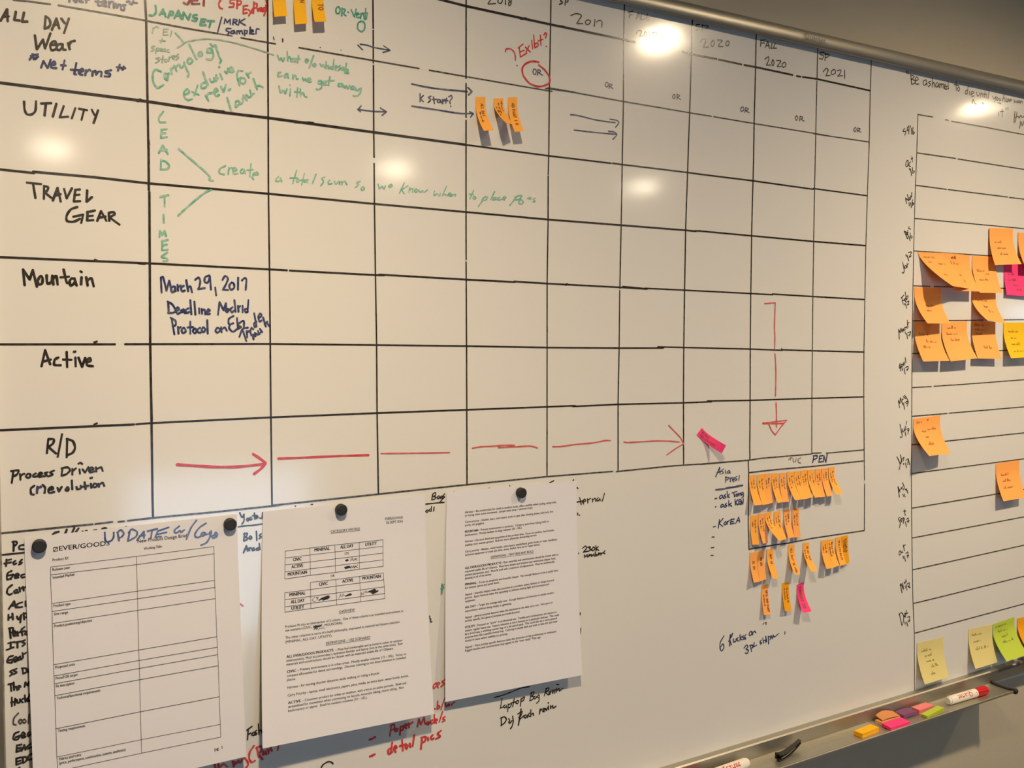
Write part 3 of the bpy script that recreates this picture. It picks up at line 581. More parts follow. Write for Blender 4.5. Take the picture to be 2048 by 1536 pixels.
ink(H, 'black second part of the quotation', 'thinblack', 1.7, ('F', '1585,898 1590,937 1610,925 1612,903; 1627,903 1622,947; 1625,925 1640,910 1647,947; 1667,893 1660,952; 1648,920 1682,918; 1682,918 1680,957; 1707,893 1695,967; 1740,938 1750,967 1770,945; 1777,938 1760,997; 1785,953 1775,970 1785,982 1795,965 1785,953; 1805,958 1808,982 1820,975 1820,958; 1852,928 1835,987; 1845,965 1860,955 1860,992; 1880,963 1870,985 1885,992 1890,965; 1895,963 1900,992 1910,963; 1912,985 1925,975 1918,965 1912,992; 1950,973 1955,1002 1970,985 1980,1007 1987,978; 1997,983 1990,1000 2003,1002 2005,985 1997,983; 2010,985 2012,1012; 2012,1000 2025,985 2032,1007; 1540,1012 1550,970 1565,1007 1582,1017; 1640,1000 1652,1017; 1790,1000 1822,1012; 1800,1093 1800,1132; 1832,1068 1835,1142; 1813,1090 1847,1085; 1868,1053 1872,1072; 1888,1048 1890,1070'))
ink(H, 'black initials at the far edge of the quotation', 'thinblack', 1.9, ('F', '1958,1088 1950,1197; 1980,1093 1960,1192; 1950,1152 1985,1135; 1990,1135 2000,1152 2015,1125 2030,1147 2058,1118; 2003,1252 2015,1183; 2015,1183 2030,1227; 2030,1227 2048,1178; 2048,1178 2054,1240'))
# green LEAD TIMES
ink(H, 'green letters LEAD stacked downwards', 'green', 2.2, ('A', '1592,1088 1550,1150 1560,1190 1614,1192; 1577,1263 1570,1347; 1570,1347 1627,1335; 1573,1267 1627,1258; 1570,1300 1612,1298; 1548,1492 1587,1418; 1587,1418 1637,1502; 1565,1465 1627,1460'), ('G', '1570,93 1568,187; 1568,100 1620,115 1652,160 1620,187 1566,187'))
ink(H, 'green letters TIMES stacked downwards', 'green', 2.2, ('G', '1563,457 1642,440; 1605,450 1605,550; 1595,630 1597,712; 1555,847 1560,788; 1560,788 1580,830; 1580,830 1605,788; 1605,788 1620,842; 1585,893 1580,977; 1580,977 1637,970; 1578,890 1637,875; 1585,930 1627,920; 1632,998 1575,1040 1625,1055 1630,1080 1593,1082'))
ink('handwritten_line', 'green line falling from the stacked letters', 'green', 2.2, ('H', '378,38 460,110 560,195 640,265 680,310 675,340 712,347'))
ink('handwritten_line', 'green line rising from the stacked letters', 'green', 2.2, ('H', '373,687 450,615 560,520 640,460 692,438'))
ink(H, 'green word create', 'green', 1.8, ('H', '832,203 780,230 775,275 822,287; 867,223 860,287; 860,252 880,225 907,225; 905,260 942,245 925,220 905,245 915,280 952,278; 1000,233 980,255 985,275 1010,270 1015,240; 1015,240 1027,277; 1082,183 1070,307; 1043,245 1102,240; 1105,290 1152,285 1140,265 1110,275 1095,310 1107,337'))
ink(H, 'green words a total scm', 'green', 1.7, ('H', '1350,308 1325,335 1330,355 1365,345 1370,320; 1370,320 1382,357; 1527,248 1488,377; 1463,320 1532,320; 1540,328 1525,350 1540,362 1550,345 1540,328; 1602,278 1575,392; 1548,345 1642,340; 1595,338 1600,362 1620,345; 1620,345 1632,367; 1717,283 1680,377; 1802,313 1770,330 1790,355 1763,397; 1852,343 1835,355 1840,382 1872,375; 1895,353 1910,382 1937,353; 1945,355 1945,382; 1945,367 1965,355 1970,387; 1970,367 1995,350 2017,387'))
ink(H, 'green words so we know when', 'green', 1.7, ('I', '197,353 160,365 180,385 153,412; 225,408 205,425 215,442 238,425 225,408; 370,383 385,432; 385,430 410,402 430,432; 430,432 442,398; 475,407 507,395 495,383 475,400 480,417 512,400; 627,368 578,472; 662,398 600,435; 600,435 627,477; 680,418 670,462; 680,437 710,425 705,462; 740,428 725,450 740,462 755,445 740,428; 765,438 785,462 805,445 820,460 852,438; 920,448 915,492 945,475 970,497 977,473; 1037,403 1000,492; 1012,477 1047,492; 1055,490 1082,480 1065,468 1055,485 1077,500; 1090,485 1085,502; 1090,490 1127,480 1120,502'))
ink(H, 'green words to place POs', 'green', 1.8, ('I', '1302,443 1265,527; 1258,480 1302,485; 1305,503 1295,520 1310,527 1325,515 1305,503; 1417,498 1348,602; 1390,520 1440,505 1420,537 1383,535; 1507,453 1470,532; 1522,513 1490,520 1495,537 1522,530; 1557,513 1535,520 1545,537 1572,530; 1585,525 1617,515 1600,503 1585,525 1602,537; 1732,493 1653,592; 1698,510 1772,490 1745,530 1693,535; 1762,533 1740,560 1765,577 1787,555 1762,533; 1828,522 1862,510 1850,532; 1907,518 1880,530 1902,550 1878,557'))
# blue deadline
ink(H, 'dark blue date March 29 2017', 'navy', 2.3, ('J', '210,415 203,268; 203,268 225,265 258,397; 258,397 285,298; 285,298 305,385; 330,353 305,370 310,412 335,400 342,358; 342,358 347,402; 365,338 370,397; 370,362 397,345; 427,348 400,370 410,402 437,395; 450,293 470,402; 465,367 490,355 507,412; 538,290 570,268 587,300 580,350 568,382; 568,382 632,370; 677,248 635,265 630,310 660,317 682,258; 682,258 692,387; 733,365 742,442; 803,292 830,253 857,280 835,340 808,387; 808,387 857,390; 892,318 870,350 885,387 917,370 915,330 892,318; 957,268 955,387; 993,297 1020,273 1037,290 1030,387'))
ink(H, 'dark blue words Deadline Madrid', 'navy', 2.2, ('J', '275,508 280,617; 268,502 315,530 347,590 320,612 273,614; 350,597 382,580 365,558 350,585 365,622 392,610; 425,578 400,590 405,607 430,597; 430,580 437,617; 475,568 445,585 455,617 480,602; 490,488 500,627; 530,503 540,632; 575,568 578,617; 600,573 605,622; 605,592 630,580 637,627; 650,607 682,590 665,578 650,600 655,627 682,620; 760,632 775,508; 775,508 815,587; 815,587 837,518; 837,518 842,602; 857,573 835,590 850,607 867,578; 902,558 880,580 895,607 917,590; 920,488 932,602; 955,543 960,602; 958,567 977,545; 1000,543 1000,607; 1047,573 1020,580 1030,607 1052,600; 1057,488 1048,607'))
ink(H, 'dark blue words Protocol on', 'navy', 2.2, ('J', '307,663 335,822; 298,660 345,690 347,730 318,745; 370,748 375,817; 372,772 397,750; 427,758 405,780 420,812 447,790 427,758; 490,698 490,817; 463,755 517,750; 532,763 515,790 535,812 552,785 532,763; 587,758 560,775 565,802 592,805; 617,753 600,780 620,802 637,775 617,753; 655,683 660,817; 757,758 735,785 755,807 782,780 757,758; 790,753 795,802; 795,777 825,755 847,787'))
ink(H, 'dark blue initials and slanting word trademark', 'navy', 2.2, ('J', '912,643 872,665 862,690 870,725 910,713; 880,725 868,760 905,797 947,770; 945,663 955,770; 955,770 985,752 962,738; 960,718 1010,690 1012,762; 968,847 1000,770 1052,758; 1000,780 1037,888; 1040,788 1045,852; 1040,812 1062,788; 1087,758 1075,790 1085,832; 1087,758 1105,772; 1137,698 1110,720 1120,752 1135,720; 1113,617 1137,747; 1160,662 1187,640 1170,618 1153,650 1165,697 1187,685; 1107,872 1100,825; 1100,825 1125,842; 1125,842 1120,808; 1120,808 1147,827; 1150,788 1160,822 1177,800; 1168,768 1192,802; 1200,657 1227,747; 1235,700 1242,715 1260,742; 1215,725 1240,697'))
# red arrows
ink('drawn_arrow', 'thick red arrow at the foot of the first column', 'red', 3.2, ('0', '354,929 400,932 440,934 480,933 528,928; 506,908 520,917 531,926; 531,927 521,938 508,948'))
ink('drawn_line', 'thick red dash beside the red arrow', 'red', 2.7, ('0', '556,917 600,915.6 650,913 737,910'))
ink('drawn_line', 'thin red dash in the third column', 'rose', 1.9, ('0', '762,907 800,906.6 840,906 899,905'))
ink('drawn_line', 'doubled thin red dash', 'rose', 2.0, ('i', '175,380 240,368 330,364 420,356 508,357; 380,374 520,368 620,362 660,368 688,378'))
ink('drawn_line', 'rising thin red dash', 'rose', 2.0, ('i', '808,367 870,366 1000,348 1120,338 1220,319 1262,320'))
ink('drawn_arrow', 'thin red arrow pointing at the pink flag', 'rose', 2.0, ('i', '1368,330 1400,335 1480,330 1620,322 1730,324 1804,330; 1722,200 1770,250 1815,298 1838,345; 1838,347 1780,380 1705,434'))
ink('drawn_arrow', 'tall red arrow pointing down', 'rose', 2.3, ('L', '1115,133 1220,125; 1220,125 1213,350 1217,460 1214,570; 1217,623 1225,740 1226,900 1222,1035; 1228,1100 1232,1200 1232,1337; 1097,1298 1200,1287 1332,1270; 1332,1270 1280,1330 1220,1413; 1220,1413 1185,1370 1158,1308; 1100,1304 1200,1304 1300,1300'))
# months of the chart
mo = 1.6
for lab, c, s in (
 ('Sep 16', 'M', '222,280 195,320 240,332 225,387; 198,332 245,322; 290,240 265,270 260,312; 290,240 285,367; 262,315 290,300; 310,240 312,267; 325,280 330,367; 350,265 345,330 350,372 372,345 350,335'),
 ('Oct 16', 'M', '265,768 240,810 245,867 270,850 275,790 265,768; 312,793 290,815 290,852 312,865; 330,708 345,792; 318,752 347,735; 293,890 298,917; 313,900 328,1002; 345,880 340,945 350,967 372,940 350,930'),
 ('Nov 16', 'M', '252,1432 235,1343; 235,1343 287,1387; 287,1387 265,1293; 302,1333 290,1355 305,1372 315,1345 302,1333; 310,1310 330,1332; 330,1332 330,1258; 288,1410 292,1467; 313,1415 325,1492; 345,1370 335,1430 345,1457 360,1430 340,1420'),
 ('Dec 16', 'N', '217,318 265,442; 213,332 240,335 277,390 265,442; 255,377 272,355 260,338 250,370 272,380; 272,308 262,340 277,345; 290,253 285,285 312,290; 288,400 305,472; 308,350 315,430 337,415 325,395'),
 ('Jan 17', 'N', '190,798 215,920 205,965 183,950; 240,848 220,860 225,892 245,880 247,855; 247,855 257,882; 257,818 265,867; 258,837 282,820; 240,678 245,707; 258,690 285,777; 278,650 327,645 290,722; 298,722 322,700'),
 ('Feb 17', 'N', '180,1338 200,1442; 168,1345 212,1300; 185,1392 217,1370; 225,1387 247,1365 230,1348 222,1380 242,1400; 230,1253 250,1372; 240,1342 270,1308 272,1340 250,1372; 225,1428 222,1452; 233,1430 255,1502; 248,1412 287,1390 270,1452; 260,1450 287,1440'),
 ('March 17', 'O', '140,595 130,448; 130,448 155,502; 155,502 165,428; 165,428 182,492; 202,438 185,460 200,477 205,440; 205,440 217,472; 220,418 230,462; 225,432 242,410; 257,398 245,420 262,430; 260,308 275,422; 263,382 275,350 292,345; 230,488 235,517; 253,510 265,592; 268,502 312,485 295,552; 278,542 307,520'),
 ('April 17', 'O', '138,1032 150,968; 150,968 162,1087; 143,1042 187,1010; 170,978 185,1062; 175,985 197,980 190,1012; 200,958 208,1002; 215,943 222,987; 230,878 242,962; 188,1060 195,1077; 213,1040 230,1132; 233,1032 277,1015 262,1077; 243,1072 277,1050'),
 ('May 17', 'P', '145,272 125,158; 125,158 150,202; 150,202 155,118; 155,118 182,192; 192,128 185,155 202,138; 200,98 237,132; 220,78 250,120 272,160 243,180; 185,188 188,222; 203,200 222,297; 223,192 277,175 260,247; 243,212 277,190'),
 ('June 17', 'P', '150,523 175,640 185,700 170,727 153,715; 185,598 195,642 217,610; 215,578 225,622 242,570; 242,570 232,552; 252,478 245,522; 228,640 240,702; 253,602 287,590 270,672; 263,622 292,610'),
 ('July 17', 'P', '103,1018 150,1120 145,1195 133,1222; 150,1108 165,1122 172,1078; 155,988 182,1092; 185,1055 212,1028 203,1082; 205,1118 207,1142; 233,1110 250,1187; 238,1077 277,1050 265,1142; 280,1058 297,1142'),
 ('Aug 17', 'Q', '142,262 120,98; 120,98 152,182; 122,182 167,130; 168,110 180,132 192,98; 188,38 217,110 198,152; 193,213 207,252; 213,210 230,257; 228,140 267,165; 243,128 272,202'),
 ('Sept 17', 'Q', '152,568 125,590 155,650 143,727; 165,622 182,600 170,583 160,610 182,640; 195,573 207,662; 200,580 222,590 210,622; 215,448 232,542; 203,477 242,470; 233,638 250,707; 248,602 277,580 277,652; 260,632 292,620'),
 ('Oct 17', 'Q', '152,1078 135,1110 145,1147 167,1120 160,1080; 187,1078 178,1105 197,1105; 205,988 217,1082; 198,1012 234,990; 196,1160 207,1197; 220,1165 235,1242; 238,1122 272,1100 270,1192; 253,1162 284,1150'),
 ('Nov 17', 'R', '182,347 155,213; 150,237 165,208; 165,208 205,292; 205,292 190,198; 213,180 225,207; 225,207 242,168; 240,143 247,182; 228,240 235,277; 248,215 258,307; 263,212 297,195 285,262; 268,242 307,270'),
 ('Dec 17', 'R', '140,663 180,847; 133,682 175,650 207,710 202,790 180,847; 215,712 242,690 225,658 215,700 237,720; 245,613 245,660 270,655; 226,790 230,827; 253,790 268,857; 263,722 297,710 290,792; 273,782 307,765')):
    ink('handwritten_month', 'black month label ' + lab, 'black', mo, (c, s))
# notes beside the pen box
ink(H, 'blue note Asia with a line under it', 'slate', 2.0, ('S', '188,442 235,328; 235,328 242,412; 203,392 262,375; 282,348 260,370 280,392 263,407; 303,365 308,407; 347,368 325,385 335,402 355,385; 357,370 362,402; 312,443 305,507; 303,447 347,455 330,477 308,482; 360,448 365,502; 362,472 387,450; 390,482 417,470 405,453 390,475 402,502; 442,438 420,455 442,472 418,492; 472,428 465,487'))
ink('handwritten_line', 'thick blue underline below the note', 'slate', 2.9, ('S', '188,600 270,590 340,575 420,563 510,545'))
ink(H, 'blue note ask Tong', 'navy', 2.0, ('S', '178,707 203,700; 260,663 235,680 240,707 265,692 270,668; 270,668 282,702; 307,653 290,670 312,687 288,702; 325,618 330,692; 352,653 330,672; 330,672 352,692; 383,637 442,620; 405,630 417,682; 440,648 430,665 445,677 455,660 440,648; 463,640 468,672; 468,657 485,640 492,667; 517,628 495,640 500,662 522,643; 520,640 520,680 498,697'))
ink(H, 'blue note ask KEN with a round bullet', 'navy', 2.0, ('S', '186,803 190,807; 184,806 192,804; 272,773 248,790 255,812 275,797; 277,777 292,807; 317,763 300,780 322,792 298,812; 345,728 345,797; 377,758 350,777; 350,777 382,797; 420,713 425,782; 452,718 425,752; 425,752 452,782; 467,713 462,772; 462,772 487,768; 465,718 487,716; 465,745 483,742; 495,777 490,723; 490,723 515,772; 515,772 520,708'))
ink(H, 'blue note Korea after a dash', 'navy', 1.9, ('S', '158,1047 187,1039; 232,958 220,1062; 277,943 228,1002; 228,1002 272,1042; 302,983 285,1005 300,1022 315,1000 302,983; 325,978 325,1017; 325,997 352,965; 372,953 365,1012; 365,1012 412,1000; 370,958 412,950; 370,985 402,980; 428,1007 465,928; 465,928 477,992; 440,977 477,965'))
ink('pen_marking', 'black list dashes left unfilled', 'thinblack', 1.6, ('S', '140,1170 155,1166 172,1172'), ('S', '130,1299 166,1293'), ('S', '130,1388 160,1390'), split=True)
ink(H, 'faint black word THE', 'faint', 1.6, ('S', '1065,238 1085,215 1108,212; 1088,212 1088,240; 1120,218 1125,262 1150,258 1157,213; 1212,213 1180,233 1185,267 1212,277'))
ink(H, 'dark blue word PEN', 'navy', 2.3, ('S', '1372,188 1355,272; 1363,190 1412,190 1402,220 1365,237; 1442,188 1430,267; 1430,267 1472,260; 1440,193 1477,188; 1435,227 1467,222; 1485,262 1490,188; 1490,188 1515,267; 1515,267 1532,168'))
ink(H, 'blue note 6 Rucks on', 'navy', 1.9, ('T', '287,1153 245,1230 240,1300 260,1337 287,1290 272,1250 245,1290; 362,1138 355,1277; 343,1222 392,1118 380,1160 355,1190; 355,1192 377,1262; 400,1188 405,1227 430,1217 432,1188; 457,1173 440,1195 462,1217; 480,1138 480,1212; 502,1158 480,1187; 480,1187 507,1202; 527,1148 510,1170 532,1182 518,1197; 552,1138 535,1165 552,1187 538,1197; 612,1098 590,1125 600,1152 622,1130 612,1098; 625,1103 635,1142; 632,1122 655,1095 672,1117'))
ink(H, 'blue note 3PL shipment trailing off', 'navy', 1.9, ('T', '528,1302 560,1263 577,1285 550,1310; 550,1310 582,1330 570,1362 543,1360; 605,1268 620,1342; 598,1270 632,1263 632,1295 608,1307; 652,1233 645,1287; 645,1287 682,1263; 737,1203 720,1225 742,1240 723,1252; 755,1178 765,1242; 762,1217 785,1203 787,1232; 790,1158 802,1227; 820,1158 825,1252; 820,1167 852,1163 840,1202; 855,1148 870,1187; 870,1187 880,1143; 880,1143 895,1167 932,1138; 945,1125 949,1127; 1023,1103 1020,1132'))
ink('pen_marking', 'two black tick marks above the blue note', 'thinblack', 1.8, ('T', '758,1017 769,998'), ('T', '785,996 797,992 793,1017'), split=True)
# behind the sheets
ink('pen_marking', 'black stroke ends peeping over the first sheet', 'black', 2.4, ('W', '720,605 755,580 802,568'), ('W', '893,590 912,538'), ('W', '985,580 1015,516'), ('W', '1033,577 1072,523'), ('W', '1395,532 1420,520 1452,522'), split=True)
ink('pen_marking', 'fine black stroke ends over the first sheet', 'black', 1.3, ('W', '1120,562 1132,560'), ('W', '1163,556 1192,552'), ('W', '1278,546 1322,540'), ('W', '1715,497 1725,496'), split=True)
ink('handwritten_lettering', 'bold black list down the near edge behind the first sheet', 'black', 1.95, ('W', '187,698 185,832; 168,707 215,700 232,730 185,772; 330,745 270,760 265,802 330,805; 38,882 150,872 332,852; 90,945 83,1037; 85,960 152,945; 58,1002 152,985; 212,963 180,990 195,1012 222,1000; 300,948 265,985 302,990 258,1017; 160,1103 110,1130 93,1190 105,1222 152,1200; 105,1170 182,1150; 182,1150 148,1217; 205,1182 257,1160 240,1138 205,1160 210,1202 252,1190; 332,1148 290,1165 300,1192 342,1185'),
    ('W', '167,1293 110,1340 95,1400 130,1427 167,1410; 225,1358 195,1380 205,1407 235,1390; 235,1360 247,1402; 263,1328 275,1387; 270,1357 302,1330; 313,1318 325,1372; 320,1342 350,1318'))
ink('handwritten_lettering', 'bold black list continuing down behind the first sheet', 'black', 1.95, ('a', '78,122 125,53; 125,53 142,112; 93,95 142,90; 197,63 155,80 150,107 197,105; 228,53 228,97; 75,173 75,222; 110,163 115,217; 75,202 115,190; 150,188 165,217 187,180; 190,173 180,242; 210,158 215,217; 208,166 242,160 238,192 212,197; 85,293 95,382; 78,295 117,290 110,327 90,337; 115,352 142,335 130,318 115,340 125,362 147,355; 155,323 160,362; 157,342 182,322; 217,283 190,310 200,357; 183,327 222,318; 235,323 222,345 242,352; 95,418 95,467; 73,427 127,415; 58,487 122,462; 128,420 187,410; 155,415 155,467; 222,398 195,415 222,430 198,452; 117,538 80,550 65,592 100,602; 83,577 127,565; 127,565 100,602; 125,582 152,565 140,548 125,565 130,592 157,580; 182,543 160,560 170,577 187,560; 187,560 192,572; 200,513 205,557; 203,532 232,510'))
ink('handwritten_lettering', 'black lower lines of the list behind the first sheet', 'black', 1.9, ('a', '117,663 90,680 112,695 88,717; 147,653 120,670 147,685 123,702; 200,648 205,697; 193,650 232,650 237,680 205,697; 257,663 240,675 257,685; 73,792 112,785; 95,790 100,852; 120,773 125,842; 125,822 145,810 152,842; 155,827 182,815 170,803 155,820 167,837; 218,815 225,773; 225,773 245,802; 245,802 260,768; 105,908 105,987; 135,918 130,977; 98,952 142,945; 150,928 155,957 175,950 177,923; 207,918 185,935 202,952; 220,888 225,947; 247,913 225,932; 225,932 250,942; 267,878 250,920 264,942'))
ink('handwritten_lettering', 'thin black word Cool in the list', 'thinblack', 1.7, ('a', '162,1048 125,1090 118,1140 142,1152; 180,1103 165,1125 180,1142 195,1120 180,1103; 215,1103 200,1120 215,1137 230,1118 215,1103; 257,1058 250,1137'))
ink('handwritten_lettering', 'bold black last lines of the list behind the first sheet', 'black', 2.0, ('a', '167,1213 130,1230 118,1275 155,1282 172,1257; 138,1262 182,1245; 190,1252 222,1235 205,1218 190,1240 200,1267 227,1255; 267,1213 245,1230 255,1252 280,1232; 150,1333 145,1392; 145,1392 192,1375; 150,1335 192,1325; 150,1362 187,1355; 193,1382 215,1328; 215,1328 227,1372; 205,1362 232,1350; 272,1323 245,1340 245,1362 277,1350; 145,1448 145,1507; 145,1507 187,1490; 145,1450 187,1440; 145,1480 182,1470; 200,1438 205,1492; 198,1440 230,1438 237,1465 205,1492; 284,1408 250,1430 250,1462 280,1455; 150,1545 175,1530'))
ink('handwritten_lettering', 'black underlined word between the first two sheets', 'black', 1.7, ('X', '1498,308 1528,372 1555,328; 1555,328 1555,420 1528,464; 1605,383 1592,405 1608,422 1622,400 1605,383; 1657,368 1632,385 1640,407 1667,395; 1697,313 1705,397; 1673,352 1732,345; 1720,382 1747,370 1735,353 1720,375 1735,392; 1810,308 1800,387 1768,380; 1476,503 1560,490 1680,480 1800,462'))
ink('handwritten_lettering', 'black list words between the first two sheets', 'black', 1.9, ('X', '1562,588 1553,692; 1553,602 1600,590 1590,630 1560,642; 1560,640 1602,655 1590,682 1550,692; 1640,628 1625,655 1645,672 1662,645 1640,628; 1725,563 1732,687; 1790,598 1765,620 1790,640 1763,662; 1548,857 1590,758; 1590,758 1607,832; 1563,812 1617,800; 1623,788 1630,827; 1628,807 1652,785; 1692,788 1665,805 1675,827 1697,805; 1697,805 1702,822; 1752,788 1725,800 1735,822 1762,810; 1765,728 1772,812'))
ink('handwritten_lettering', 'black words between the second and third sheets', 'black', 1.5, ('Y', '1872,38 1860,97; 1868,42 1897,25 1897,55 1870,64; 1870,62 1902,75 1890,92 1858,99; 1932,58 1915,75 1925,90 1942,70; 1940,62 1947,87; 1962,58 1948,75 1960,82 1970,65; 1970,62 1965,97 1943,122; 1992,38 1975,60 1992,70 1968,92'), ('Y', '1798,143 1900,132 1987,125'), ('Y', '1812,203 1798,220 1815,227 1822,205; 1847,193 1830,210 1847,217; 1857,168 1855,217; 1884,173 1880,214'), ('Y', '461,163 466,166'), ('Y', '625,148 642,146'), ('Y', '1838,1288 1846,1332; 1850,1318 1848,1352 1862,1345'), split=True)
ink('handwritten_lettering', 'green double letter between the second and third sheets', 'deepgreen', 1.3, ('Y', '1962,958 1955,1072; 1987,963 1972,1027; 1948,1012 1987,1000; 1970,965 1966,1060'))
ink('pen_marking', 'black stroke ends around the third sheet', 'black', 1.6, ('Z', '218,244 245,220'), ('Z', '593,193 606,184'), ('Z', '814,158 819,166'), ('Z', '1222,131 1268,109'), ('Z', '1461,109 1471,99'), ('Z', '1503,178 1516,190'), ('Z', '1510,438 1513,462'), ('Z', '1528,460 1533,463'), ('Z', '1520,850 1522,854'), ('Z', '1535,1463 1537,1474'), ('d', '1127,128 1126,152'), ('d', '1133,288 1128,352'), split=True)
ink(H, 'black word end ternal beside the third sheet', 'black', 1.7, ('Z', '1532,283 1547,352; 1503,327 1572,315; 1560,332 1592,315 1580,298 1560,320 1572,347; 1610,293 1615,337; 1612,312 1642,290; 1660,293 1665,327; 1665,307 1690,290 1697,322; 1722,283 1705,305 1720,317 1737,293; 1737,293 1742,312; 1784,238 1775,280 1760,320'))
ink(H, 'black note 230k members', 'black', 1.7, ('Z', '1558,802 1590,778 1602,800 1568,840; 1568,840 1617,830; 1613,790 1642,785 1630,805 1652,815 1618,832; 1672,788 1655,810 1670,827 1687,805 1672,788; 1695,773 1700,827; 1722,783 1698,805; 1698,805 1727,822; 1580,897 1578,868; 1578,868 1595,887; 1595,887 1607,863; 1607,863 1612,892; 1620,882 1642,870 1628,863 1622,887; 1650,887 1650,863; 1650,863 1665,877; 1665,877 1677,858; 1677,858 1682,882; 1690,838 1695,882; 1695,882 1712,870 1695,860; 1720,867 1737,858 1725,848 1722,872; 1745,848 1750,872; 1748,858 1767,847; 1792,823 1775,845 1790,857'))
ink(H, 'black note about laptop bag under the third sheet', 'black', 1.6, ('d', '246,998 330,975 400,950 460,925 520,902 610,885; 327,1008 310,1107; 310,1107 337,1093; 357,1073 340,1090 355,1102 372,1078; 370,1080 374,1102; 390,1063 385,1142; 390,1072 422,1060 410,1097 392,1100; 452,1008 435,1092; 423,1052 472,1040; 482,1028 468,1050 485,1060 497,1035 482,1028; 522,1008 515,1087; 520,1017 557,990 545,1027 520,1037; 627,948 610,1032; 618,952 652,940 645,970 618,987; 620,985 652,990 640,1017 610,1030; 667,983 650,1000 665,1012 682,988; 702,968 685,990 702,1000; 708,973 705,1030 680,1057; 782,908 758,982; 773,907 807,900 795,930 765,947; 770,945 802,972; 808,957 827,945 815,933 806,960 820,965; 838,918 845,957; 845,957 857,923; 870,915 862,957; 887,903 880,947; 888,927 910,905 915,932 947,903; 883,866 910,863'))
ink(H, 'black note about big pack review', 'black', 1.9, ('d', '320,1203 320,1287; 313,1210 350,1195 372,1220 350,1260 316,1282; 395,1214 401,1221; 408,1235 395,1250 410,1258 428,1235; 435,1188 442,1240 430,1290 413,1317; 522,1113 495,1282; 488,1167 532,1140 520,1182 498,1202; 508,1222 547,1185; 572,1173 550,1190 565,1207 582,1183; 580,1185 588,1202; 607,1158 590,1180 612,1190; 622,1123 620,1192; 622,1172 645,1160 650,1182; 717,1113 710,1167; 712,1142 737,1115; 745,1132 767,1120 752,1108 745,1140 760,1142; 770,1108 780,1132; 780,1132 792,1103; 800,1083 804,1122; 799,1050 803,1056; 822,1078 825,1112; 830,1097 845,1080 850,1107 880,1085'))
ink(H, 'red word ends between the second and third sheets', 'red', 2.0, ('c', '882,663 852,690 855,722 877,700; 890,692 917,670 900,658 888,685 902,714; 975,628 940,650 964,670 928,702; 864,926 872,930; 897,848 890,932; 890,932 917,915 910,893 890,915; 968,818 930,937; 975,873 985,907 1007,878; 1005,897 1022,880 1010,902; 1070,858 1045,880 1040,895'))
ink(H, 'red words Paper Models', 'red', 2.3, ('c', '422,1103 408,1207; 413,1102 452,1090 452,1130 415,1152; 477,1128 455,1150 475,1162 492,1133; 517,1108 510,1197; 515,1117 547,1105 540,1142 515,1152; 555,1117 582,1100 570,1083 555,1110 577,1130; 600,1073 605,1122; 602,1097 642,1063; 690,1112 705,1033; 705,1033 725,1092; 725,1092 757,1018; 757,1018 767,1082; 797,1063 780,1080 795,1094 807,1075 797,1063; 847,1043 820,1060 835,1082 857,1065; 862,988 864,1072; 870,1057 892,1045 878,1033 870,1060 885,1075; 947,958 913,1062; 972,1008 950,1030 970,1045 943,1062'))
ink('pen_marking', 'red list dashes', 'red', 3.0, ('c', '198,1244 225,1236 257,1217'), ('c', '203,1416 225,1408 252,1394'), split=True)
ink(H, 'red words detail pics', 'red', 2.8, ('c', '422,1328 390,1350 395,1392 432,1370; 432,1273 413,1387; 445,1347 477,1330 460,1308 445,1340 467,1372; 532,1248 540,1357; 508,1312 572,1290; 582,1298 565,1320 580,1337 592,1308; 610,1283 617,1322; 657,1198 640,1312; 737,1223 725,1342; 728,1225 772,1215 765,1262 728,1277; 795,1223 802,1252; 847,1198 825,1220 840,1242 857,1230; 930,1153 895,1185 922,1210 878,1237'))
ink(H, 'black word Fosh beside the second sheet', 'black', 1.7, ('b', '492,1148 485,1247; 478,1147 532,1108; 488,1192 522,1175; 547,1168 530,1190 545,1202 562,1180 547,1168; 577,1148 560,1170 582,1180 563,1197; 597,1083 602,1187; 600,1162 620,1145 640,1180'))
ink(H, 'red words at the foot between the first two sheets', 'red', 2.4, ('b', '552,1308 510,1370 503,1440 530,1477 562,1460; 580,1322 600,1422; 573,1332 622,1310 627,1360 590,1390; 590,1390 642,1447; 650,1358 645,1402 670,1380; 672,1362 680,1395; 690,1340 702,1387; 700,1362 722,1342; 720,1318 737,1362; 802,1308 795,1352; 150,1498 157,1540; 185,1488 195,1532; 195,1530 237,1498; 240,1488 277,1522; 335,1468 347,1522; 338,1477 382,1480 350,1502; 390,1458 410,1482 432,1448; 450,1428 480,1460 492,1500 468,1538'))
ink('handwritten_line', 'black curl at the lower edge below the second sheet', 'black', 1.9, ('b', '1238,1536 1260,1500 1310,1470 1345,1475 1362,1492'))
ink('pen_marking', 'tiny red dash beside the first sheet', 'red', 1.6, ('0', '480,1207 486,1212'), split=True)

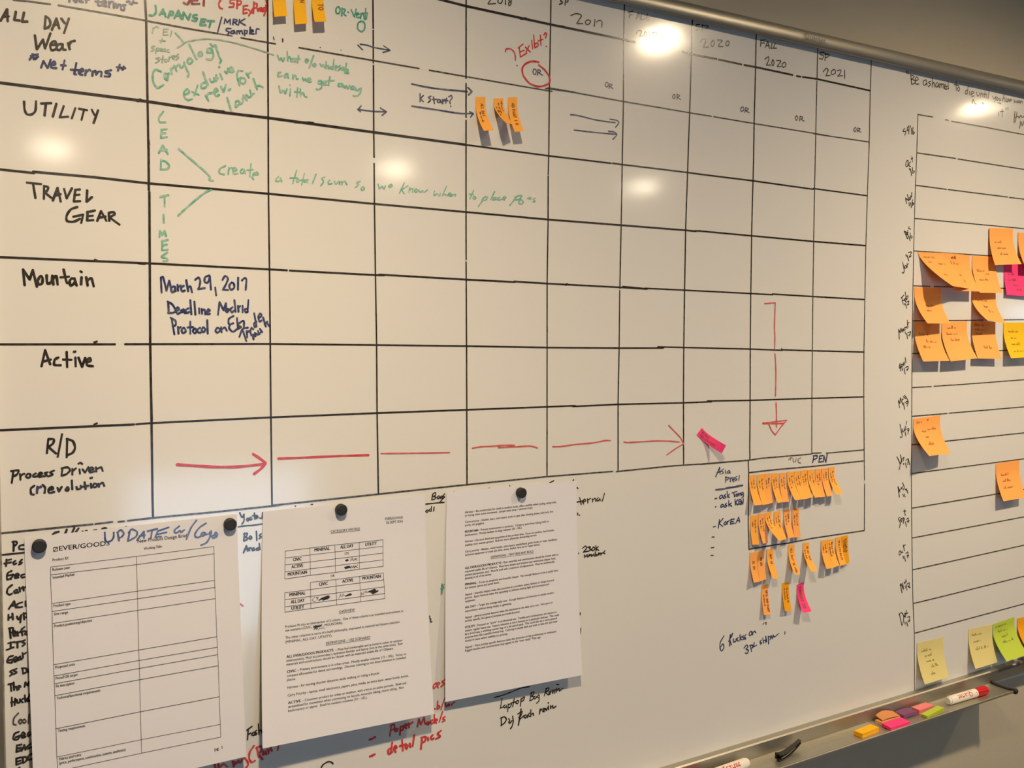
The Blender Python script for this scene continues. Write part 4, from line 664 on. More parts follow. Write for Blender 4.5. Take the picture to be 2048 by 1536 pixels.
# ------------------------------------------------------------------ sheets and notes
class Sheet:
    """a paper hung on the board: top edge at the board, lower edge standing off by dl (left) and dr (right)"""
    def __init__(s, tl, tr, bl, br, base, dl, dr, a=0.15, p=1.7):
        s.base, s.dl, s.dr, s.a, s.p = base, dl, dr, a, p
        g = lambda px, d: (lambda v: Vector((v.x, v.z)))(at_depth(px, d))
        s.q = [g(tl, base), g(tr, base), g(bl, base + dl), g(br, base + dr)]
    def inv(s, x, z):
        tl, tr, bl, br = s.q; u = v = 0.5; P = Vector((x, z))
        for _ in range(7):
            f = tl * ((1 - u) * (1 - v)) + tr * (u * (1 - v)) + bl * ((1 - u) * v) + br * (u * v) - P
            fu = (tr - tl) * (1 - v) + (br - bl) * v; fv = (bl - tl) * (1 - u) + (br - tr) * u
            det = fu.x * fv.y - fu.y * fv.x
            u -= (f.x * fv.y - f.y * fv.x) / det; v -= (fu.x * f.y - fu.y * f.x) / det
        return u, v
    def depth(s, u, v):
        t = max(0.0, (v - s.a) / (1 - s.a))
        return s.base + (s.dl * (1 - u) + s.dr * u) * t ** s.p
    def xz(s, u, v):
        tl, tr, bl, br = s.q
        return tl * ((1 - u) * (1 - v)) + tr * (u * (1 - v)) + bl * ((1 - u) * v) + br * (u * v)
    def pos(s, u, v, off=0.0):
        q = s.xz(u, v); e = 1e-3
        d = s.depth(u, v)
        if off:
            # push along the sheet's normal, towards the room
            dv = (s.depth(u, min(1, v + e)) - s.depth(u, max(0, v - e))) / (2 * e)
            L = (s.q[2] - s.q[0]).length
            k = 1 / math.sqrt(1 + (dv / L) ** 2)
            q = q + (s.q[0] - s.q[2]).normalized() * (off * (dv / L) * k)
            d += off * k
        return Vector((q.x, -d, q.y))
    def lift(s, off):
        def f(x, z, e=0.0):
            u, v = s.inv(x, z)
            return s.pos(u, v, off + e)
        return f
    def px(s, px):
        d = s.base + 0.3 * (s.dl + s.dr) / 2
        for _ in range(14):
            q = at_depth(px, d); u, v = s.inv(q.x, q.z); d = s.depth(min(max(u, -.1), 1.1), min(max(v, 0), 1.05))
        q = at_depth(px, d)
        return (q.x, q.z)
    def mesh(s, nu, nv, th):
        bm = bmesh.new()
        F = [[bm.verts.new(s.pos(i / nu, j / nv, th)) for i in range(nu + 1)] for j in range(nv + 1)]
        B = [[bm.verts.new(s.pos(i / nu, j / nv, 0)) for i in range(nu + 1)] for j in range(nv + 1)]
        for j in range(nv):
            for i in range(nu):
                bm.faces.new((F[j][i], F[j + 1][i], F[j + 1][i + 1], F[j][i + 1]))
                bm.faces.new((B[j][i], B[j][i + 1], B[j + 1][i + 1], B[j + 1][i]))
        for j in range(nv):
            bm.faces.new((F[j][0], B[j][0], B[j + 1][0], F[j + 1][0])); bm.faces.new((F[j][nu], F[j + 1][nu], B[j + 1][nu], B[j][nu]))
        for i in range(nu):
            bm.faces.new((F[0][i], F[0][i + 1], B[0][i + 1], B[0][i])); bm.faces.new((F[nv][i], B[nv][i], B[nv][i + 1], F[nv][i + 1]))
        bmesh.ops.recalc_face_normals(bm, faces=bm.faces)
        bm.edges.ensure_lookup_table()
        for e in bm.edges:                       # crisp cut edges
            if len(e.link_faces) == 2 and e.link_faces[0].normal.angle(e.link_faces[1].normal, 0) > .9: e.smooth = False
        return bm

def sheet_ink(sh, parent, name, label, mat, w_mm, items, smooth=True, off=0.0004):
    bm = bmesh.new(); lf = sh.lift(off)
    for c, s in items:
        for st in parse(c, s):
            pts = crom(st) if smooth else st
            if not smooth:      # long rules follow the sheet's bend
                pp = []
                for a, b in zip(pts, pts[1:]):
                    n = max(1, int(math.dist(a, b) / 25))
                    pp += [(a[0] + (b[0] - a[0]) * k / n, a[1] + (b[1] - a[1]) * k / n) for k in range(n)]
                pts = pp + [pts[-1]]
            ribbon(bm, [sh.px(p) for p in pts], w_mm / 1000, lf, 0.1 if smooth else 0.0)
    o = link_bm(name, bm, M[mat], parent)
    if label: o['label'] = label
    return o

def sheet_text(sh, parent, name, label, mat, em, lines, off=0.0004, weight=0.0, shear=0.0, paragraphs=False):
    """lines: (crop, x0, y0, x1, y1, text, [em factor]) with baseline ends in crop pixels; every line is a piece of its own, or every paragraph"""
    for ln in lines:
        queue_text(ln[5], ln, 0.0, shear)
    lf = sh.lift(off); bm = None; last = None
    left = min(cpx(l[0], l[1], l[2])[0] for l in lines)
    def close():
        if bm is not None:
            o = link_bm(name, bm, M[mat], parent)
            if label: o['label'] = label
    for vs, fs, ln in flush_text():
        a = cpx(ln[0], ln[1], ln[2]); b = cpx(ln[0], ln[3], ln[4])
        y = a[1] - (a[0] - left) * (b[1] - a[1]) / (b[0] - a[0])
        if not (paragraphs and last is not None and y - last < 9.5):
            close(); bm = bmesh.new()
        last = y
        place_text(bm, vs, fs, sh.px(a), sh.px(b), em * (ln[6] if len(ln) > 6 else 1), lf, weight)
    close()

def hang(name, sh, label, cat, mat, nu, nv, th, group=None):
    c = sh.pos(.5, 0, 0)
    t = empty(name, c)
    tag(t, label, cat, group)
    link_bm('sheet', sh.mesh(nu, nv, th), M[mat], t, True)
    return t

# --- first sheet: the form
s1 = Sheet((48.3, 1076), (474, 1029), (68.5, 1610), (492.5, 1513), .0015, .020, .016, 0.10, 1.4)
P1 = hang('paper_sheet', s1, 'printed design-brief form with blue marker scrawl, held by two magnets', 'sheet of paper', 'paper', 10, 24, .00016, 'printed sheets on the board')
sheet_text(s1, P1, 'heading_lettering', 'wide light capitals and title at the head', 'print', .0088, [('W', 808, 827, 1497, 752, 'EVER/GOODS', .82), ('X', 105, 722, 780, 642, 'New Product Design Brief', .66)], weight=.012)
sheet_ink(s1, P1, 'printed_emblem', 'small ticked box printed before the heading', 'print', .55, [('W', '730,785 785,778; 785,778 785,830; 785,830 732,838; 732,838 730,785; 735,833 782,782; 732,787 784,781')], False)
TE = .0042
sheet_text(s1, P1, 'printed_lettering', 'small bold field names', 'print_grey', TE, [
 ('X', 190, 818, 437, 782, 'Working Title:'), ('W', 720, 972, 940, 943, 'Product ID:'), ('W', 718, 1105, 960, 1070, 'Release year'), ('W', 722, 1212, 1018, 1167, 'Intended Market'),
 ('a', 475, 108, 627, 86, 'Product type'), ('a', 480, 180, 605, 162, 'Size range'), ('a', 482, 287, 817, 235, 'Product positioning/objective'), ('a', 492, 655, 665, 623, 'Projected units'),
 ('a', 495, 752, 690, 715, 'Price/FOB target'), ('a', 497, 822, 660, 792, 'Fit description'), ('a', 502, 928, 890, 856, 'Technical/functional requirements'), ('a', 515, 1218, 755, 1170, 'Testing requirements'),
 ('a', 525, 1468, 720, 1428, 'Fabrics and trims'), ('a', 525, 1505, 1115, 1382, '(price, performance, construction, texture, aesthetics)'), ('b', 150, 1358, 228, 1338, 'pg. 1', 1.2)], weight=.022)
sheet_ink(s1, P1, 'printed_table', 'thin ruled form table', 'print_grey', .5, [('0',
 '101,1134 272.7,1112.6 427.7,1092.8; 101,1134 101.6,1170 104,1222.7 107,1329 109.7,1391 113.7,1514 116,1543; 427.7,1092.8 429,1160 430.6,1197 433.6,1273 436.5,1331 440.4,1448.5 441.4,1474; 116,1542 283,1506 400,1482 441.4,1474; 272.7,1112.6 274.8,1190 277.5,1299.7 279.3,1359 283,1506;'
 '101,1149.6 273,1129 427.7,1107.4; 103.6,1207 274.6,1182 429,1160.4; 104,1222.7 274.8,1197.2 430,1174.5; 104.7,1246.8 275.2,1220.4 430.6,1196.8; 107,1329.2 277.5,1299.7 433.6,1273; 107.7,1351.7 278,1320.6 434.8,1294; 108.6,1367.3 278.8,1336.4 435,1309; 109.7,1391 279.3,1359 436.5,1331; 111,1457.3 280.9,1423 438.5,1393; 113.7,1513.9 282.7,1479 440.4,1448.5')], False)
sheet_ink(s1, P1, 'handwritten_lettering', 'blue marker words across the heading', 'navy', 2.0, [('W', '1430,578 1435,672 1460,707 1520,690 1550,640 1552,578; 1605,575 1625,692; 1600,580 1650,545 1690,590 1660,640 1618,652; 1770,575 1745,692; 1755,580 1800,535 1870,570 1860,630 1800,670 1745,697'),
 ('X', '95,682 190,563; 190,563 190,652; 128,627 202,615; 238,562 372,528; 302,545 285,652; 380,560 343,642; 375,560 527,508; 378,602 497,575; 345,642 422,635; 672,493 610,545 610,582 640,582 680,555 695,577 742,543; 907,413 830,520 770,672; 1037,453 950,510 890,590 890,635 930,647 980,620 1030,592 1000,578 970,600 985,627 1052,600; 1110,558 1080,590 1085,605 1112,570 1085,650 1040,720 968,752; 1165,578 1153,610 1180,627 1192,600 1165,578; 1158,612 1118,627 1130,652 1182,640 1165,615')])

# --- second sheet: the matrix
s2 = Sheet((526, 1024), (849.6, 990.7), (525, 1497), (868, 1428), .0015, .026, .022, 0.12, 1.6)
P2 = hang('paper_sheet', s2, 'printed sheet with two matrix tables under one black magnet, hanging in the middle', 'sheet of paper', 'paper', 10, 24, .00016, 'printed sheets on the board')
B = lambda *a: a
sheet_text(s2, P2, 'heading_lettering', 'capital headings, some underlined', 'print', .0046, [('Y', 1382, 308, 1563, 291, 'EVER/GOODS'), ('Y', 1395, 346, 1563, 330, '02 SEPT 2016'), ('Y', 825, 438, 1125, 408, 'CATEGORY MATRIX'), ('Y', 910, 1260, 1073, 1236, 'OVERVIEW'), ('b', 1290, 273, 1742, 208, 'DEFINITIONS – USE SCENARIO'),
 ('Y', 825, 893, 866, 888, 'OR'), ('Y', 968, 664, 1016, 658, 'CPL')], weight=.010)
sheet_ink(s2, P2, 'printed_rule', 'thin underlines', 'print', .35, [('Y', '825,444 1125,414; 908,1267 1076,1243'), ('b', '1290,280 1742,216')], False)
sheet_text(s2, P2, 'table_lettering', 'bold capitals in the tables', 'print', .0058, [('Y', 660, 630, 817, 612, 'MINIMAL'), ('Y', 925, 600, 1058, 585, 'ALL DAY'), ('Y', 1180, 574, 1297, 560, 'UTILITY'), ('Y', 440, 730, 528, 719, 'CIVIC'), ('Y', 425, 803, 543, 788, 'ACTIVE'), ('Y', 387, 880, 583, 855, 'MOUNTAIN'),
 ('Y', 707, 982, 797, 970, 'CIVIC'), ('Y', 945, 950, 1055, 936, 'ACTIVE'), ('Y', 1152, 920, 1337, 897, 'MOUNTAIN'), ('Y', 405, 1090, 568, 1069, 'MINIMAL'), ('Y', 418, 1163, 558, 1144, 'ALL DAY'), ('Y', 425, 1228, 553, 1211, 'UTILITY')], weight=.035)
sheet_ink(s2, P2, 'printed_table', 'two ruled matrix tables', 'print', .5, [('Y',
 '360,625 612,593 868,562 1117,536 1360,508; 360,625 356,910; 1360,508 1362,780; 356,910 618,872 875,842 1120,810 1362,780; 612,592 618,872; 868,562 875,842; 1117,535 1120,810; 358,695 1360,575; 358,766 1361,645; 357,838 1361,714;'
 '617,945 878,915 1122,883 1365,848; 355,1052 617,1018 1370,918; 357,1122 1375,990; 357,1195 1378,1058; 357,1250 623,1212 1380,1110; 355,1052 357,1250; 617,945 623,1212; 878,915 887,1180; 1122,883 1132,1145; 1365,848 1380,1110')], False)
sheet_text(s2, P2, 'printed_lettering', 'lines of small serif print', 'print', .0043, [
 ('Y', 360, 1412, 1572, 1247, 'Products fit into an intersection of 2 criteria.  One of these criteria is an intended environment or'), ('Y', 360, 1450, 950, 1370, 'use scenario (CIVIC, SPORT, MOUNTAIN).'), ('Y', 362, 1525, 1530, 1360, 'The other criterion is more of a build philosophy, expressed as material and feature selection'),
 ('b', 875, 258, 1352, 190, '(MINIMAL, ALL DAY, UTILITY).'), ('b', 1385, 338, 2073, 237, '– Must feel comfortable and at home in urban or outdoor'), ('b', 885, 450, 2075, 270, 'environments. Must accommodate a hydration bladder and laptop (not at the same time).  Raw'), ('b', 885, 488, 1980, 320, 'materials and constructions should be chosen with an expected usable life of +20years.'),
 ('b', 995, 545, 2110, 377, '– Primary environment is in urban areas.  Mostly smaller volumes (15 – 30L).  Focus on'), ('b', 890, 605, 2105, 414, 'compact silhouettes for dense surroundings.  Discreet coloring to not draw attention in crowded'), ('b', 890, 646, 980, 632, 'places.'), ('b', 893, 725, 1838, 573, 'Harness - for moving shorter distances while walking or riding a bicycle.'),
 ('b', 897, 805, 2135, 600, 'Carry Priority – laptop, small electronics, papers, pens, media, an extra layer, water bottle, books,'), ('b', 1045, 857, 2110, 674, '– Crossover product for urban or outdoor, with a focus on active pursuits.  Sleek and'), ('b', 902, 922, 2085, 720, 'streamlined for movement when commuting on bicycle, mountain biking, resort skiing.  Not'), ('b', 902, 962, 1712, 823, 'backcountry or alpine.  Small to medium volumes (10 – 35L).')], weight=.010, paragraphs=True)
sheet_text(s2, P2, 'bold_lettering', 'bold lead words of the paragraphs', 'print', .0044, [('b', 885, 410, 1365, 340, 'ALL EVER/GOODS PRODUCTS'), ('b', 890, 563, 982, 549, 'CIVIC'), ('b', 902, 882, 1030, 860, 'ACTIVE')], weight=.035)
sheet_ink(s2, P2, 'handwritten_lettering', 'black pen letters and scribbled-out words', 'print', .55, [('Y', '1025,730 1045,693 1062,727; 1030,715 1058,712; 1072,700 1070,722; 1072,700 1085,705 1072,712; 1097,695 1080,710 1100,718; 1030,807 1040,778 1050,797 1062,773; 1062,773 1066,798; 1074,773 1068,802; 1074,775 1084,782 1070,790; 1102,768 1088,785 1104,797; 662,1093 640,1120 650,1142 672,1135; 680,1095 690,1122; 682,1100 700,1098 690,1110; 908,1112 925,1068 932,1097; 945,1063 946,1092; 960,1060 955,1080 972,1078; 1140,1082 1140,1050 1155,1072 1166,1038; 1180,1033 1176,1057; 1196,1028 1190,1048 1207,1045; 652,1432 670,1412 680,1430; 690,1415 700,1430 715,1405; 722,1420 745,1410 765,1415; 655,1420 690,1412')])
sheet_ink(s2, P2, 'scribbled_blot', 'dense black scribbles', 'print', 1.5, [('Y', '705,1127 810,1080 720,1115 817,1095 740,1127 800,1107; 978,1085 1030,1060 985,1082 1037,1070; 1213,1040 1280,1015 1225,1045 1290,1025 1240,1052 1312,1030 1255,1062; 978,720 1000,713 985,725 1005,718; 968,792 1020,780 975,802 1027,790; 650,1403 685,1392 660,1406 725,1388')])

# --- third sheet: the definitions
s3 = Sheet((893.5, 984), (1153, 961.5), (890.5, 1404), (1164.6, 1350), .0015, .010, .014, 0.12, 1.6)
P3 = hang('paper_sheet', s3, 'printed sheet full of definitions under one black magnet, beside the black word ending', 'sheet of paper', 'paper', 10, 24, .00016, 'printed sheets on the board')
T3 = [(163,250,760,182,'Harness – fits comfortably for small to medium loads, offers stability when cycling, using trails,'), (163,272,603,219,'or during other active movement.  (simple waist strap + sternum strap)'), (163,314,738,244,'Carry priority – bladder, bars, extra layers, tools or gear (like climbing draws, bike lock, tire'), (163,335,290,319,'pump, ski goggles).'),
 (252,366,708,308,'– Primary environment is outdoors.  Category spans from hiking trails to'), (163,400,535,350,'backcountry.  Mostly medium to large volumes (30 – 50L).'), (163,441,748,365,'Harness – the most fitted and supportive of the product lines.  Focus on comfort, load transfer,'), (163,465,632,398,'stability over uneven ground.  Built for more physically demanding terrain.'),
 (163,507,765,425,'Carry priority – Bladder, water bottle, extra layers, snacks/food, guide books or maps, headlamp,'), (163,529,652,459,'technical equipment or tools (ski skins, stove, shelter, first aid or repair items).'),
 (402,579,773,524,'– Raw materials and constructions should be chosen with an'), (163,637,755,549,'expected usable life of +20years.  Must have simple and intuitive user interaction (zipper lines,'), (163,660,748,571,'pocket placements, etc).  Must fit well with a minimum of adjustments.  Must be aesthetically'), (163,682,337,653,'pleasing to all of the senses.'),
 (242,710,772,628,'– Focus on simplicity and beautiful shapes.  Has enough features to be a useful item,'), (163,745,388,707,'but remains sparse and pared down.'), (163,788,743,692,'Appeal – beautiful shapes make this attractive in a modern, urban, fashion or design focused'), (163,810,712,718,'person.  Spare features make this appealing to athletes seeking light and uncomplicated'), (163,832,230,820,'equipment.'),
 (238,859,743,774,'– Target the average daily user.  Enough features and function to satisfy modern'), (163,896,468,845,'expectations without being clunky or gimmicky.'), (163,938,736,838,'Appeal – general purpose features make this attractive to the daily carry user.  Not sport or'), (163,960,523,898,'activity specific, but general purpose and multi-function.'),
 (230,990,760,900,'– Focused on “work” or professional use.  Textiles and constructions are chosen to'), (163,1024,776,919,'endure regular heavy use.  Feature selection is more focused on a particular end-use.  This could'), (163,1046,763,941,'be a brief case, a working courier bag, or a ski patrol pack.  This could also be a more general'), (163,1068,767,961,'purpose item like a padded transit bag.  Coloring is mostly dark and drab to hide dirt and wear'), (163,1090,442,1043,'except in cases where visibility is a priority.'),
 (163,1132,762,1026,'Appeal – More activity specific features make this attractive to the professional or enthusiast.'), (163,1154,660,1064,'Ragged textiles and constructions may appeal to the “ever ready” Male ego.')]
sheet_text(s3, P3, 'printed_lettering', 'dense lines of small serif print', 'print', .0043, [('e',) + t for t in T3], weight=.010, paragraphs=True)
sheet_text(s3, P3, 'bold_lettering', 'bold lead words of the paragraphs', 'print', .0044, [('e', 163, 378, 248, 367, 'MOUNTAIN'), ('e', 163, 615, 398, 580, 'ALL EVER/GOODS PRODUCTS'), ('e', 163, 722, 238, 711, 'MINIMAL'), ('e', 163, 872, 233, 860, 'ALL DAY'), ('e', 163, 1002, 227, 991, 'UTILITY')], weight=.035)
sheet_text(s3, P3, 'heading_lettering', 'underlined capital heading', 'print', .0045, [('e', 332, 544, 611, 505, 'DEFINITIONS – FEATURES AND BUILD')], weight=.010)
sheet_ink(s3, P3, 'printed_rule', 'thin underline', 'print', .35, [('e', '332,549 611,511')], False)

# --- magnets
def magnet(px, sh, label):
    x, z = sh.px(px)
    u, v = sh.inv(x, z); y = -sh.depth(u, v) - .0003
    # the pixel marks the front face: shift so that the face lands on it
    f = at_depth(px, -y + .0075); x, z = f.x, f.z
    t = empty('round_magnet', (x, y, z)); tag(t, label, 'magnet', 'round black magnets')
    bm = bmesh.new()
    add_lathe(bm, [(0, .0066), (.0004, .0070), (.0062, .0070), (.0070, .0066), (.0074, .0058)], Vector((x, y, z)), Vector((0, -1, 0)), 32)
    link_bm('disc', bm, M['magnet'], t)
magnet((79, 1093.5), s1, 'round black magnet on the form sheet beside the printed heading')
magnet((462, 1049.6), s1, 'round black magnet on the corner of the form sheet after the blue scrawl')
magnet((684.6, 1020.4), s2, 'round black magnet at the top of the sheet with matrix tables')
magnet((1045.5, 986.3), s3, 'round black magnet at the top of the sheet of definitions')

# --- sticky notes
def solve_depth(px, x):
    D = ray(px); t = (x - CAM.x) / D.x
    return -(CAM.y + D.y * t)

GLYPH = {'A': '0,0 2,6 4,0; .8,2.4 3.2,2.4', 'B': '0,0 0,6; 0,6 3,5.5 3,3.6 0,3.2; 0,3.2 3.6,2.8 3.4,.4 0,0', 'C': '4,5.2 2,6 .3,4 .3,2 2,0 4,.8', 'D': '0,0 0,6; 0,6 3,5.4 4,3 3,.6 0,0', 'E': '4,6 0,6; 0,6 0,0; 0,0 4,0; 0,3.2 3,3.2',
 'F': '4,6 0,6; 0,6 0,0; 0,3.2 3,3.2', 'G': '4,5.2 2,6 .2,3 2,0 4,.8 4,2.6; 4,2.6 2.4,2.6', 'H': '0,0 0,6; 4,0 4,6; 0,3 4,3', 'I': '2,0 2,6', 'L': '0,6 0,0; 0,0 3.6,0', 'M': '0,0 .4,6; .4,6 2,2; 2,2 3.6,6; 3.6,6 4,0', 'N': '0,0 0,6; 0,6 4,0; 4,0 4,6', 'O': '2,0 .2,2 .2,4 2,6 3.8,4 3.8,2 2,0',
 'P': '0,0 0,6; 0,6 3.6,5.4 3.6,3.4 0,2.8', 'R': '0,0 0,6; 0,6 3.6,5.4 3.4,3.4 0,3; 1.2,3 4,0', 'S': '4,5.2 2,6 .4,4.6 2,3.2 3.7,1.6 2,0 0,.8', 'T': '0,6 4,6; 2,6 2,0', 'U': '0,6 .2,1 2,0 3.8,1 4,6', 'Y': '0,6 2,3.2; 4,6 2,3.2; 2,3.2 2,0',
 'K': '0,0 0,6; 4,6 0,2.6; 1.2,3.6 4,0', '1': '2,0 2,6; 1,5 2,6', '2': '0,5 2,6 3.6,4.6 0,0; 0,0 4,0', '0': '2,0 .2,2 .2,4 2,6 3.8,4 3.8,2 2,0', '-': '.6,3 3.4,3', "'": '2,6 1.8,4.8', '?': '0,5 2,6 3.8,4.6 2,3 2,2; 2,.4 2,0'}
def pen_lines(bm, sh, specs, w, along):
    """specs: (v or u position of the baseline, start, size, text or number of scribbled letters); along=True writes down the length of a flag"""
    W_ = (sh.q[1] - sh.q[0]).length; Hh = (sh.q[2] - sh.q[0]).length
    lf = lambda u, v, e=0.0: sh.pos(u, v, .0006 + e)
    for base, st, size, txt in specs:
        run = []
        if isinstance(txt, str):
            x = 0
            for ch in txt:
                if ch == ' ': x += 3.2; continue
                for s in GLYPH[ch].split(';'):
                    pts = [tuple(float(k) for k in t.split(',')) for t in s.split()]
                    run.append([(x + a * .8 + b * .08 + RND.uniform(-.15, .15), b + RND.uniform(-.2, .2)) for a, b in pts])
                x += 4.6
        else:
            x = 0
            left = txt
            while left > 0:                          # short cursive words
                n = min(left, RND.randint(2, 6)); left -= n; word = []
                for _ in range(n):
                    h = RND.choice((1.6, 2.2, 2.6, 2.8, 3.0, 5.4))
                    word += [(x, RND.uniform(0, .7)), (x + RND.uniform(.5, 1.1), h), (x + RND.uniform(1.2, 1.6), h * RND.uniform(.2, .8)), (x + RND.uniform(1.7, 2.2), RND.uniform(-.5, .6))]
                    x += RND.uniform(2.3, 3.6)
                run.append(word); x += 3.0
        k = size / 6.0
        for pts in run:
            if not isinstance(txt, str): pts = crom(pts, 3)
            elif len(pts) > 3: pts = crom(pts, 3)
            q = []
            for a, b in pts:
                if along:  # letters stand across the flag, the line runs down it
                    u = base + b * k / W_; v = st + a * k / Hh
                else:
                    u = st + a * k / W_; v = base - b * k / Hh
                q.append((u * W_, v * Hh))
            mx = max(max(p[0] / W_ for p in q), max(p[1] / Hh for p in q)); mn = min(min(p[0] / W_ for p in q), min(p[1] / Hh for p in q))
            if mx > .97 or mn < .02: continue
            ribbon(bm, [(a, b) for a, b in q], w, lambda a, b, e=0.0: lf(a / W_, b / Hh, e), .15)

def note(name, label, cat, mat, tl, tr, bl, br, specs=(), group=None, base=.0006, dmin=.002, dmax=.040, dl=None, dr=None, a=.2, p=1.7, crop='0', tilt=0.0, penw=.0006, pen='pen', along=True, nu=4, nv=14):
    c = [cpx(crop, *q) for q in (tl, tr, bl, br)]
    d = []
    for top, bot, fixed in ((c[0], c[2], dl), (c[1], c[3], dr)):
        if fixed is None:
            x = at_depth(top, base).x + tilt
            fixed = min(max(solve_depth(bot, x) - base, dmin), dmax)
        d.append(fixed)
    sh = Sheet(*c, base, d[0], d[1], a, p)
    t = hang(name, sh, label, cat, mat, nu, nv, .00018, group)
    if specs:
        bm = bmesh.new(); pen_lines(bm, sh, specs, penw, along)
        if len(bm.verts): link_bm('handwritten_lettering', bm, M[pen], t)['label'] = 'small dark pen writing'
        else: bm.free()
    return t
FL = 'sticky_flag'; FG = 'narrow flags on the board'
def flag(label, mat, *q, specs=None, **k):
    k.setdefault('dl', None)
    if specs is None: specs = [(.62, .16, .0034, RND.randint(7, 11)), (.26, .22, .0032, RND.randint(6, 9))]
    return note(FL, label, 'sticky flag', mat, *q, specs=specs, group=FG, **k)

# yellow flags cut by the top of the picture
flag('golden yellow flag nearest the red bracketed words, its lower end bare', 'gold', (546, -33), (571.5, -34), (548.6, 33.8), (574.7, 31.8), specs=[], dl=.010, dr=.010)
flag('golden yellow flag in the middle of the yellow three', 'gold', (587.3, -20), (612, -22), (590.7, 49), (615, 47), specs=[(.62, .40, .0055, 'TO'), (.55, .22, .0045, 'IN')], dl=.010, dr=.010, penw=.0009)
flag('golden yellow flag nearest the green words OR Vent, standing furthest off the board', 'gold', (623.5, -22), (647.5, -23), (629.6, 44), (653, 43), specs=[(.50, .42, .0065, 'TO')], dl=.015, dr=.015, penw=.0009)
# three orange flags in the second row
flag('orange flag right after the long blue arrows, written down its length', 'flag', (250, 948), (345, 945), (330, 1275), (425, 1270), crop='D', specs=[(.52, .18, .0036, 'ALL DAY'), (.30, .42, .0030, 9)], penw=.0008)
flag('twisted orange flag between two straight ones in the second row', 'flag', (425, 960), (520, 958), (545, 1200), (615, 1215), crop='D', specs=[(.72, .10, .0030, 8), (.44, .16, .0030, 9), (.18, .30, .0034, 7)], dl=.034, dr=.026, p=1.4, penw=.0008)
flag('orange flag lettered AD PANT in the second row', 'flag', (565, 950), (655, 948), (632, 1285), (722, 1280), crop='D', specs=[(.40, .16, .0042, "AD PANT 1 0")], penw=.0008)
flag('hot pink flag stuck on a slant after the red arrow', 'pink', (1393.3, 870), (1403.6, 855.8), (1443.5, 906.6), (1452.3, 890.8), specs=[(.58, .12, .0036, 'MT BAG'), (.20, .12, .0034, 'TEN LOG PANT')], dl=.016, dr=.020, penw=.0007)
# flags in the pen box
row = {1: [((592,428),(672,420),(660,790),(752,778)), ((688,418),(770,408),(755,782),(830,770)), ((772,408),(850,400),(830,770),(880,752)), ((862,402),(940,395),(935,757),(1005,748)), ((955,398),(1035,390),(1005,750),(1075,742)), ((1050,385),(1128,378),(1145,728),(1225,716)),
 ((1135,380),(1210,370),(1225,717),(1310,705)), ((1215,368),(1290,355),(1290,702),(1360,690)), ((1298,362),(1380,352),(1385,696),(1465,682)), ((1388,350),(1460,342),(1450,692),(1510,680)), ((1465,345),(1540,335),(1530,682),(1605,670)), ((1548,330),(1620,320),(1640,660),(1722,640))],
 2: [((605,910),(690,905),(630,1262),(715,1260)), ((702,890),(780,885),(760,1248),(818,1235)), ((785,880),(862,862),(950,1212),(1010,1190)), ((892,868),(970,850),(965,1215),(1042,1190)), ((1008,845),(1085,835),(1065,1185),(1140,1170)), ((1110,830),(1192,820),(1140,1175),(1212,1165))]}
row3 = [((600,155),(685,140),(650,515),(720,500)), ((688,140),(772,125),(722,500),(798,470)), ((802,112),(885,108),(880,465),(945,462)), ((1062,62),(1140,52),(1140,415),(1210,412)), ((1240,35),(1315,30),(1340,380),(1415,370)), ((1460,8),(1535,-5),(1525,350),(1610,335)), ((1538,-5),(1610,-15),(1610,330),(1680,305)), ((1632,-30),(1705,-45),(1690,310),(1762,290)), ((1710,-45),(1782,-60),(1725,315),(1800,265))]
ORD = ['first', 'second', 'third', 'fourth', 'fifth', 'sixth', 'seventh', 'eighth', 'ninth', 'tenth', 'eleventh', 'last']
mats = ['flag', 'flag', 'orange', 'flag', 'orange', 'flag', 'flag', 'flag', 'flag', 'orange', 'orange', 'flag']
row1_extra = ['pressed to the thick box line', 'writing in two lines', 'dark writing near its right edge', 'after a small gap', 'its lower end level', 'starting the long run of close flags', 'almost bare',
              'overlapped by its neighbour', 'in the middle of the close run', 'with a sharp shadow edge', 'short of the end', 'swung out most']
for k, q in enumerate(row[1]):
    flag(f'{ORD[k]} orange flag in the box\'s top row, {row1_extra[k]}', mats[k], *q, crop='S', base=.0006 + .0002 * (k % 3), dmax=.026, nv=10)
row2_extra = ['bowed and dark at its top', 'crowded with dark writing', 'slanting across to its neighbour', 'meeting the slanting one at its foot', 'written in two short lines', 'darkest at the top and last in line']
for k, q in enumerate(row[2]):
    flag(f'{ORD[k]} orange flag in the box\'s lower row, {row2_extra[k]}', ['flag', 'orange', 'flag', 'flag', 'orange', 'orange'][k], *q, crop='S', base=.0006 + .0002 * (k % 3), dmax=.034, nv=10)
row3_lab = ['wide orange flag at the near end of the row below the ruled box', 'orange flag stuck close beside the first one below the ruled box', 'slender orange flag curling away, third in the row below the ruled box',
            'orange flag lettered ALL DAY SLING below the ruled box', 'strongly curling orange flag between the ALL DAY SLING flag and the cluster of four', 'first orange flag of the cluster of four below the ruled box', 'second orange flag of the cluster of four, with crossed-out writing',
            'third orange flag of the cluster of four, writing running straight down', 'last and most scribbled orange flag of the cluster of four']
row3_spec = [[(.35, .30, .0040, 'SL 20')], [(.40, .22, .0040, 'ON 20')], [(.45, .18, .0036, 'NUT 12')], [(.36, .12, .0040, 'ALL DAY SLING')], [(.60, .14, .0036, 'AL NI TOT'), (.20, .26, .0032, 8)], None, [(.62, .12, .0034, 10), (.22, .14, .0042, 8), (.24, .30, .0042, 7)], [(.45, .14, .0036, 'UTILITY RAIN')], [(.62, .10, .0036, 12), (.42, .12, .0036, 12), (.20, .16, .0036, 10)]]
